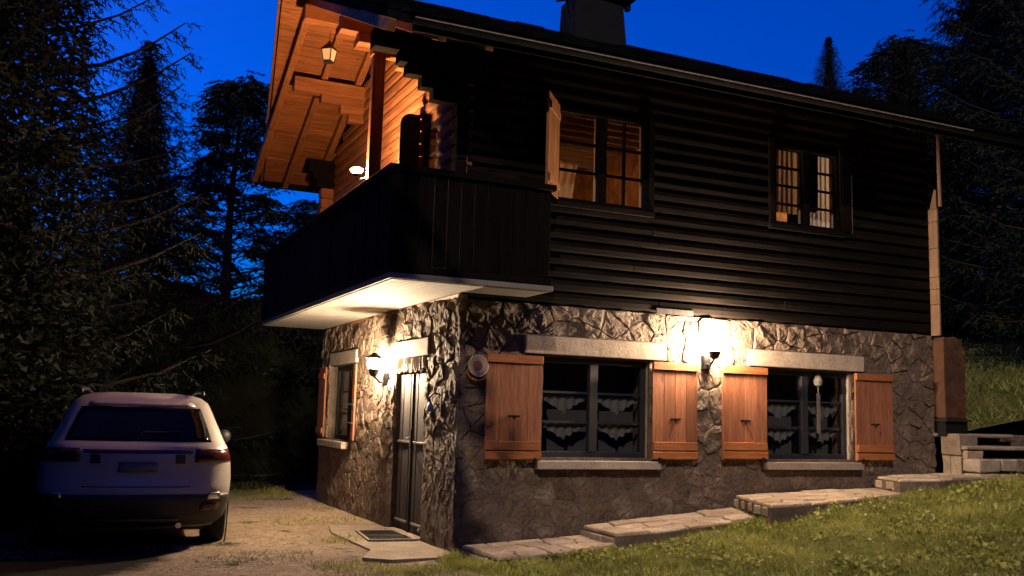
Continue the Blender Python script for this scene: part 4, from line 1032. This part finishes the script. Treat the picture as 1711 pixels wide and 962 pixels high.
shell('rear_window', 'car_glass', -.185, .185, 1.10, 1.44, .004, car)
for s_ in (1, -1): shell('side_window', 'car_glass', *( (.235, .40) if s_ > 0 else (.60, .765) ), 1.10, 1.44, .004, car)
shell('bumper', 'car_plastic', -.245, .245, .26, .585, .008, car)
shell('light_bar', 'taillight', -.15, .15, .985, 1.02, .006, car, 20, 2)
shell('taillight', 'taillight', .155, .24, .90, 1.03, .008, car, 12, 4); shell('taillight', 'taillight', -.24, -.155, .90, 1.03, .008, car, 12, 4)
for s_ in (1, -1): shell('lamp_cluster', 'car_plastic', .118 * s_ - .014, .118 * s_ + .014, .885, .975, .007, car, 6, 3)
shell('number_plate', 'plate', -.055, .055, .80, .90, .010, car, 8, 2)
shell('tailgate_seam', 'car_plastic', -.14, .14, .655, .664, .003, car, 20, 1)
shell('spoiler', 'car_paint', -.17, .17, 1.455, 1.50, .05, car, 20, 2)
shell('skid_plate', 'iron', -.12, .12, .25, .34, .014, car, 16, 2)
for s_ in (1, -1):
    f0 = .185 * s_
    shell('reflector', 'chrome', f0 - .012, f0 + .012, .535, .60, .018, car, 4, 3)
    shell('fog_lamp', 'taillight', f0 - .022, f0 + .015, .42, .50, .016, car, 4, 3)
    MB().tube([(s_ * .60, .62, 1.585), (s_ * .615, .8, 1.615), (s_ * .60, 1.9, 1.63), (s_ * .57, 2.25, 1.59)], .018, 8).obj('roof_rail', 'car_plastic', car, smooth=True)
    MB().lathe([(0, -.06), (.05, -.055), (.085, -.02), (.09, .02), (.06, .055), (0, .06)], (s_ * 1.02, 2.75, 1.09), 12, 'y').obj('mirror', 'car_plastic', car, smooth=True)
    MB().box(s_ * .88, 2.74, 1.03, s_ * .99, 2.79, 1.07).obj('mirror_arm', 'car_plastic', car, .004)
    for yy in (.86, 3.55):
        wh = MB().lathe([(.20, -.115), (.32, -.115), (.352, -.09), (.357, 0), (.352, .09), (.32, .115), (.20, .115)], (s_ * .80, yy, .357), 36, 'x').obj('wheel', 'rubber', car, smooth=True)
        rm_ = MB().lathe([(.0, .06 * s_), (.06, .07 * s_), (.06, .05 * s_), (.19, .06 * s_), (.215, .10 * s_), (.215, -.10 * s_), (0, -.10 * s_)], (s_ * .80, yy, .357), 28, 'x').obj('rim', 'iron', wh, smooth=True)
        MB().lathe([(.40, 0), (.40, .012), (.385, .012), (.385, 0)], (s_ * .915, yy, .36), 28, 'x').obj('arch_trim', 'car_plastic', wh)
MB().box(-.68, .35, .20, .68, 4.1, .26).obj('underbody', 'car_plastic', car)
MB().tube([(-.68, .86, .34), (.68, .86, .34)], .035, 8).obj('axle', 'iron', car)
MB().tube([(.42, .10, .27), (.42, .30, .28)], .03, 10).obj('exhaust_tip', 'chrome', car)
MB().add([(-.02, .95, 1.585), (.02, .95, 1.585), (.02, 1.14, 1.60), (-.02, 1.14, 1.60), (-.005, .92, 1.675), (.005, .92, 1.675)], [(0, 1, 5, 4), (1, 2, 5), (2, 3, 4, 5), (3, 0, 4)]).obj('fin_aerial', 'car_plastic', car)
MB().tube([(0, .17, 1.12), (.02, .20, 1.19), (.40, .21, 1.20)], .008, 5).obj('rear_wiper', 'car_plastic', car)
MB().lathe([(0, -.012), (.045, -.010), (.05, 0)], (0, .045, .94), 20, 'y').obj('badge', 'chrome', car)

# ------------------------------------------------------------------ trees
def limb_pts(base_, az, L_, droop, up, n_=6):
    P = []
    for i in range(n_ + 1):
        t_ = i / n_; P.append(base_ + Vector((math.cos(az) * L_ * t_, math.sin(az) * L_ * t_, -droop * L_ * t_ + up * L_ * t_ ** 2.4)))
    return P
def spruce(label, x, y, z0, h, rad, nl, mat='spruce_needle', group=None, start=.06, leaf=.075, dens=1.0, prof=None, droop=.42, name='spruce_tree', cull=None, sag=.5, inner=1):
    t_ = empty(name, label, 'tree', group, (x, y, z0))
    MB().tube([(0, 0, 0), (.04, 0, h * .4), (0, 0, h * .75), (0, 0, h)], [max(.05, h * .022), h * .014, h * .006, .01], 8).obj('trunk', 'bark', t_, smooth=True)
    lm = MB(); P = []; T = []
    prof = prof or (lambda f_: (1 - f_) ** .8)
    for k in range(nl):
        f_ = start + (1 - start) * (k + random.random()) / nl; az = k * 2.399 + jit(.5)
        L_ = rad * prof(f_) * random.uniform(.65, 1.15) + .03
        if cull and cull(az, f_): continue
        lp = limb_pts(Vector((0, 0, h * f_)), az, L_, droop * (1 - f_ * .6) * random.uniform(.6, 1.3), (.30 + .5 * f_) * random.uniform(.7, 1.3))
        lm.tube(lp, [max(.006, .02 * L_ * (1 - i / len(lp))) for i in range(len(lp))], 4, False)
        ntw = max(4, int(L_ / .13 * dens))
        for q_ in range(ntw):
            s_ = .12 + .88 * (q_ + random.random()) / ntw; a_ = s_ * (len(lp) - 1); i0 = min(int(a_), len(lp) - 2); pb = lp[i0].lerp(lp[i0 + 1], a_ - i0)
            tl = min((.16 + .30 * L_ * (1 - s_) * .6 + .12) * random.uniform(.6, 1.2), .32 * L_ + .05)
            for side in (-1, 1):
                aa = az + side * random.uniform(.5, 1.1); td = Vector((math.cos(aa), math.sin(aa), -random.uniform(.1, sag * 1.3)))
                tip = pb + td * tl
                nn_ = max(5, int(tl / .035 * dens))
                for e_2 in range(nn_):
                    g = (e_2 + random.random()) / nn_; P.append(pb.lerp(tip, g) + Vector((0, 0, -.10 * g * g * tl)))
                    T.append((td * .7 + Vector((jit(.9), jit(.9), jit(.7) - .25))).normalized() * leaf * random.uniform(.6, 1.5))
    lm.obj('limbs', 'bark', t_)
    if inner:      # dense dead twigs close to the trunk
        n_i = int(inner * 20000); ff = RNG.random(n_i) ** 1.3 * (1 - start) + start; rr_ = np.array([rad * prof(f_) for f_ in ff]) * np.sqrt(RNG.random(n_i)) * (.62 if inner < 3 else .78); aa = RNG.uniform(0, 2 * np.pi, n_i)
        P += list(np.stack([rr_ * np.cos(aa), rr_ * np.sin(aa), ff * h * .96 - rr_ * .25], 1)); T += list(rand_dirs(n_i, -.8, .2) * leaf * 1.4)
    P = np.array(P); T = np.array(T); n_ = len(P); W = np.cross(T, rand_dirs(n_)); W /= (np.linalg.norm(W, axis=1, keepdims=True) + 1e-6); W *= leaf * .13
    if inner: W[-n_i:] *= (1.6 if inner < 3 else 2.1)
    tint = np.clip(.5 + .35 * np.array([noise.noise(Vector(p) * 1.7) for p in P]) + RNG.normal(0, .15, n_), 0, 1)
    tris_object('crown', P, T, W, tint, mat, t_)
    return t_, n_
def broadleaf(label, x, y, z0, h, rad, tips, leaf, mat='ash_leaf', group=None, name='ash_tree', prof=None, dens=1.0, lo=.25):
    t_ = empty(name, label, 'tree', group, (x, y, z0)); lm = MB(); P = []; T = []
    prof = prof or (lambda f_: math.sin(math.pi * min(1, (f_ * .9 + .12))) ** .7)
    trunk = [Vector((.05 * math.sin(k), .05 * math.cos(k * 2), h * k / 8.8)) for k in range(9)]
    MB().tube(trunk, [.02 * h * (1 - k / 8.6) + .01 for k in range(9)], 8).obj('trunk', 'bark', t_, smooth=True)
    for k in range(tips):
        f_ = lo + (1 - lo) * ((k + random.random()) / tips) ** .9; az = k * 2.399 + jit(.4); L_ = rad * prof((f_ - lo) / (1 - lo)) * random.uniform(.5, 1.1) + .15
        base_ = Vector((0, 0, h * (f_ - .06))); lp = limb_pts(base_, az, L_, -.35, -.15, 5)
        lm.tube(lp, [max(.006, .018 * L_ * (1 - i / 6)) for i in range(6)], 4, False)
        for q_ in range(max(3, int(6 * dens))):
            s_ = random.uniform(.35, 1) ** .7; a_ = s_ * 5; i0 = min(int(a_), 4); pb = lp[i0].lerp(lp[i0 + 1], a_ - i0)
            aa = az + jit(1.3); tw = pb + Vector((math.cos(aa), math.sin(aa), random.uniform(-.1, .4))) * random.uniform(.2, .55); lm.tube([pb, tw], [.008, .004], 3, False)
            for e_2 in range(5):          # pinnate leaves fanning from the twig
                a3 = random.uniform(0, 6.283); rd = Vector((math.cos(a3), math.sin(a3), random.uniform(-.55, .15))).normalized(); rl = leaf * random.uniform(2.4, 4.2); b0 = pb.lerp(tw, random.uniform(.4, 1.0))
                sd_ = rd.cross(Vector((0, 0, 1))).normalized()
                for j_ in range(6):
                    g = .25 + .75 * j_ / 5
                    for sg in (-1, 1):
                        P.append(b0 + rd * rl * g + Vector((0, 0, -.25 * rl * g * g))); T.append((rd * .6 + sd_ * sg + Vector((0, 0, -.25 + jit(.25)))).normalized() * leaf * random.uniform(.8, 1.2))
    lm.obj('limbs', 'bark', t_)
    P = np.array(P); T = np.array(T); n_ = len(P); W = np.cross(T, rand_dirs(n_, .3, 1)); W /= (np.linalg.norm(W, axis=1, keepdims=True) + 1e-6); W *= leaf * .2
    tint = np.clip(.5 + .35 * np.array([noise.noise(Vector(p) * 1.7) for p in P]) + RNG.normal(0, .15, n_), 0, 1)
    tris_object('crown', P, T, W, tint, mat, t_, True); return t_, n_
tot = 0
G1 = 'spruces left of the drive'
tot += spruce('tallest dark spruce towering at the far left edge', -5.7, 5.2, -.3, 15, 3.8, 300, inner=5, prof=lambda f_: (1 - f_) ** .5, group=G1, dens=1.25, leaf=.10, start=.03)[1]
tot += spruce('dark spruce with drooping boughs beside the tallest spruce', -2.6, 10.4, 0, 8.45, 2.9, 230, inner=.9, group=G1, dens=1.2, leaf=.10, prof=lambda f_: (1 - f_) ** .85, sag=.3)[1]
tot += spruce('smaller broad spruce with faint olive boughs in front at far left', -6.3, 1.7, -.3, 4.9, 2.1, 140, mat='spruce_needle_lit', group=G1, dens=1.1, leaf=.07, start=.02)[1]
tot += spruce('bushy low spruce behind the parked car', -4.5, 7.4, -.1, 4.9, 2.4, 150, mat='spruce_needle', group=G1, dens=1.0, leaf=.08, start=.02)[1]
tot += broadleaf('leafy ash tree against the sky left of the gable', -.5, 12.9, .2, 9.1, 2.0, 95, .11, lo=.33, prof=lambda f_: (1 - f_) ** 1.0 * (.7 + .3 * min(1, f_ * 4)))[1]
tot += broadleaf('low leafy tree below the ash tree', -1.3, 15.5, .4, 4.1, 1.8, 70, .11, lo=.25)[1]
tot += broadleaf('leafy tree behind the balcony corner', 1.9, 14.2, .4, 6.4, 1.8, 70, .11, lo=.2)[1]
tot += spruce('narrow pointed conifer rising above the roof ridge', 22.6, 19.0, 2.5, 13.9, 4.2, 380, leaf=.08, dens=1.1, start=.55, droop=.1, inner=.5, prof=lambda f_: 1 - f_)[1]
tot += broadleaf('loose leafed tree above the right end of the roof', 18.2, 11.2, 3.0, 10.3, 2.9, 150, .12, lo=.25, dens=.9)[1]
tot += broadleaf('second loose leafed tree near the right edge', 20.8, 10.2, 3.0, 12.0, 3.0, 130, .12, lo=.25, dens=.9)[1]
G2 = 'spruces on the right bank'
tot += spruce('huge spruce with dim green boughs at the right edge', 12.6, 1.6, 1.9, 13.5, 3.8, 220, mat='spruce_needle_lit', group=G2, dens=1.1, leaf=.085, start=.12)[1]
tot += spruce('dark spruce behind the huge right spruce', 15.5, 6.0, 2.6, 12.5, 3.4, 190, group=G2, dens=1.1, leaf=.11, start=.05)[1]
tot += spruce('dark low spruce at the top of the grass bank', 13.5, 6.8, 2.8, 7.5, 3.1, 150, group=G2, dens=1.1, leaf=.11, start=.02)[1]
tot += spruce('dark low spruce at the right end of the bank crest', 18.0, 4.5, 3.0, 8.0, 3.6, 150, group=G2, dens=1.1, leaf=.11, start=.02)[1]
print('leaf count', tot)
# dense hedge closing the drive behind the car
hd = empty('hedge', 'tall dark hedge closing the drive behind the car', 'hedge', None, (-1.5, 11.0, 0))
V = []; F = []; NX, NZ = 60, 8
for i in range(NX + 1):
    for jj in range(NZ + 1):
        a = math.pi * jj / NZ; X = -8 + 15 * i / NX; hh = 3.35 + .35 * noise.noise(Vector((X * .5, 0, 0))); V.append((X, -.8 * math.cos(a) + .25 * noise.noise(Vector((X, jj, 1))), hh * math.sin(a) ** .45 - .1 + .15 * noise.noise(Vector((X * 2, jj, 4)))))
for i in range(NX):
    for jj in range(NZ): F.append((i * (NZ + 1) + jj, (i + 1) * (NZ + 1) + jj, (i + 1) * (NZ + 1) + jj + 1, i * (NZ + 1) + jj + 1))
core = link('branch_mass', me_from('branch_mass', V, F, True), 'forest_floor', hd)
vv = np.array(V); n_ = 42000; idx = RNG.integers(0, len(vv), n_); P = vv[idx] + RNG.normal(0, .13, (n_, 3)); T = rand_dirs(n_, -.5, 1) * .11; W = np.cross(T, rand_dirs(n_)) * .3
P[:, 2] = np.maximum(P[:, 2], 0)
tris_object('foliage', P, T, W, RNG.random(n_), 'spruce_needle', hd, True)

# the forest standing round the clearing on the viewer's side, one dense mass
NA, NZ = 90, 10; V = []; F = []
for i in range(NA + 1):
    a = R(135) + R(255) * i / NA; rr = 13 + 9 * max(0, (math.degrees(a) - 335) / 55) + 1.2 * noise.noise(Vector((i * .35, 0, 2)))
    hh = 8.6 + 3.4 * min(1, max(0, (math.degrees(a) - 268) / 12)) + 2 * noise.noise(Vector((i * .8, 3, 0)))
    for jj in range(NZ + 1):
        z = -1.2 + (hh + 1.2) * jj / NZ; r3 = rr + 1.4 * (jj / NZ) ** 1.5 + .5 * noise.noise(Vector((i * .6, jj * 1.3, 8)))
        V.append((CAM[0] + r3 * math.cos(a), CAM[1] + r3 * math.sin(a), z))
for i in range(NA):
    for jj in range(NZ): F.append((i * (NZ + 1) + jj, (i + 1) * (NZ + 1) + jj, (i + 1) * (NZ + 1) + jj + 1, i * (NZ + 1) + jj + 1))
for (cx, cy, hh, r0) in ((-10.2, -10.5, 24, 4.6), (-13.5, -6.5, 22, 4.2)):  # two unseen tree cones added to shade the car
    k1 = len(V)
    for jj in range(13):
        for i in range(14): a = 2 * math.pi * i / 14; q_ = r0 * (1 - (jj / 12.5) ** 1.6) * (1 + .25 * noise.noise(Vector((i * .7, jj * 1.1, cx)))); V.append((cx + q_ * math.cos(a), cy + q_ * math.sin(a), hh * (.06 + .94 * jj / 12)))
    for jj in range(12):
        for i in range(14): F.append((k1 + jj * 14 + i, k1 + jj * 14 + (i + 1) % 14, k1 + jj * 14 + 14 + (i + 1) % 14, k1 + jj * 14 + 14 + i))
k0 = len(V); vv = np.array(V); n_ = 22000; idx = RNG.integers(0, len(vv), n_); P = vv[idx] + RNG.normal(0, .35, (n_, 3)); az_ = np.degrees(np.arctan2(P[:, 1] - CAM[1], P[:, 0] - CAM[0])) % 360
P = P[(az_ > 104) | (az_ < 30)]; n_ = len(P); T = rand_dirs(n_, -.6, .6) * .4; W = np.cross(T, rand_dirs(n_)) * .35
Vq = np.stack([P, P + T * .5 + W, P + T, P + T * .5 - W], 1).reshape(-1, 3)
V += [tuple(v) for v in Vq.tolist()]; F += [(k0 + 4 * i, k0 + 4 * i + 1, k0 + 4 * i + 2, k0 + 4 * i + 3) for i in range(n_)]
link('forest_with_shade_cones', me_from('forest_with_shade_cones', V, F), 'forest_floor', None, kind='stuff')
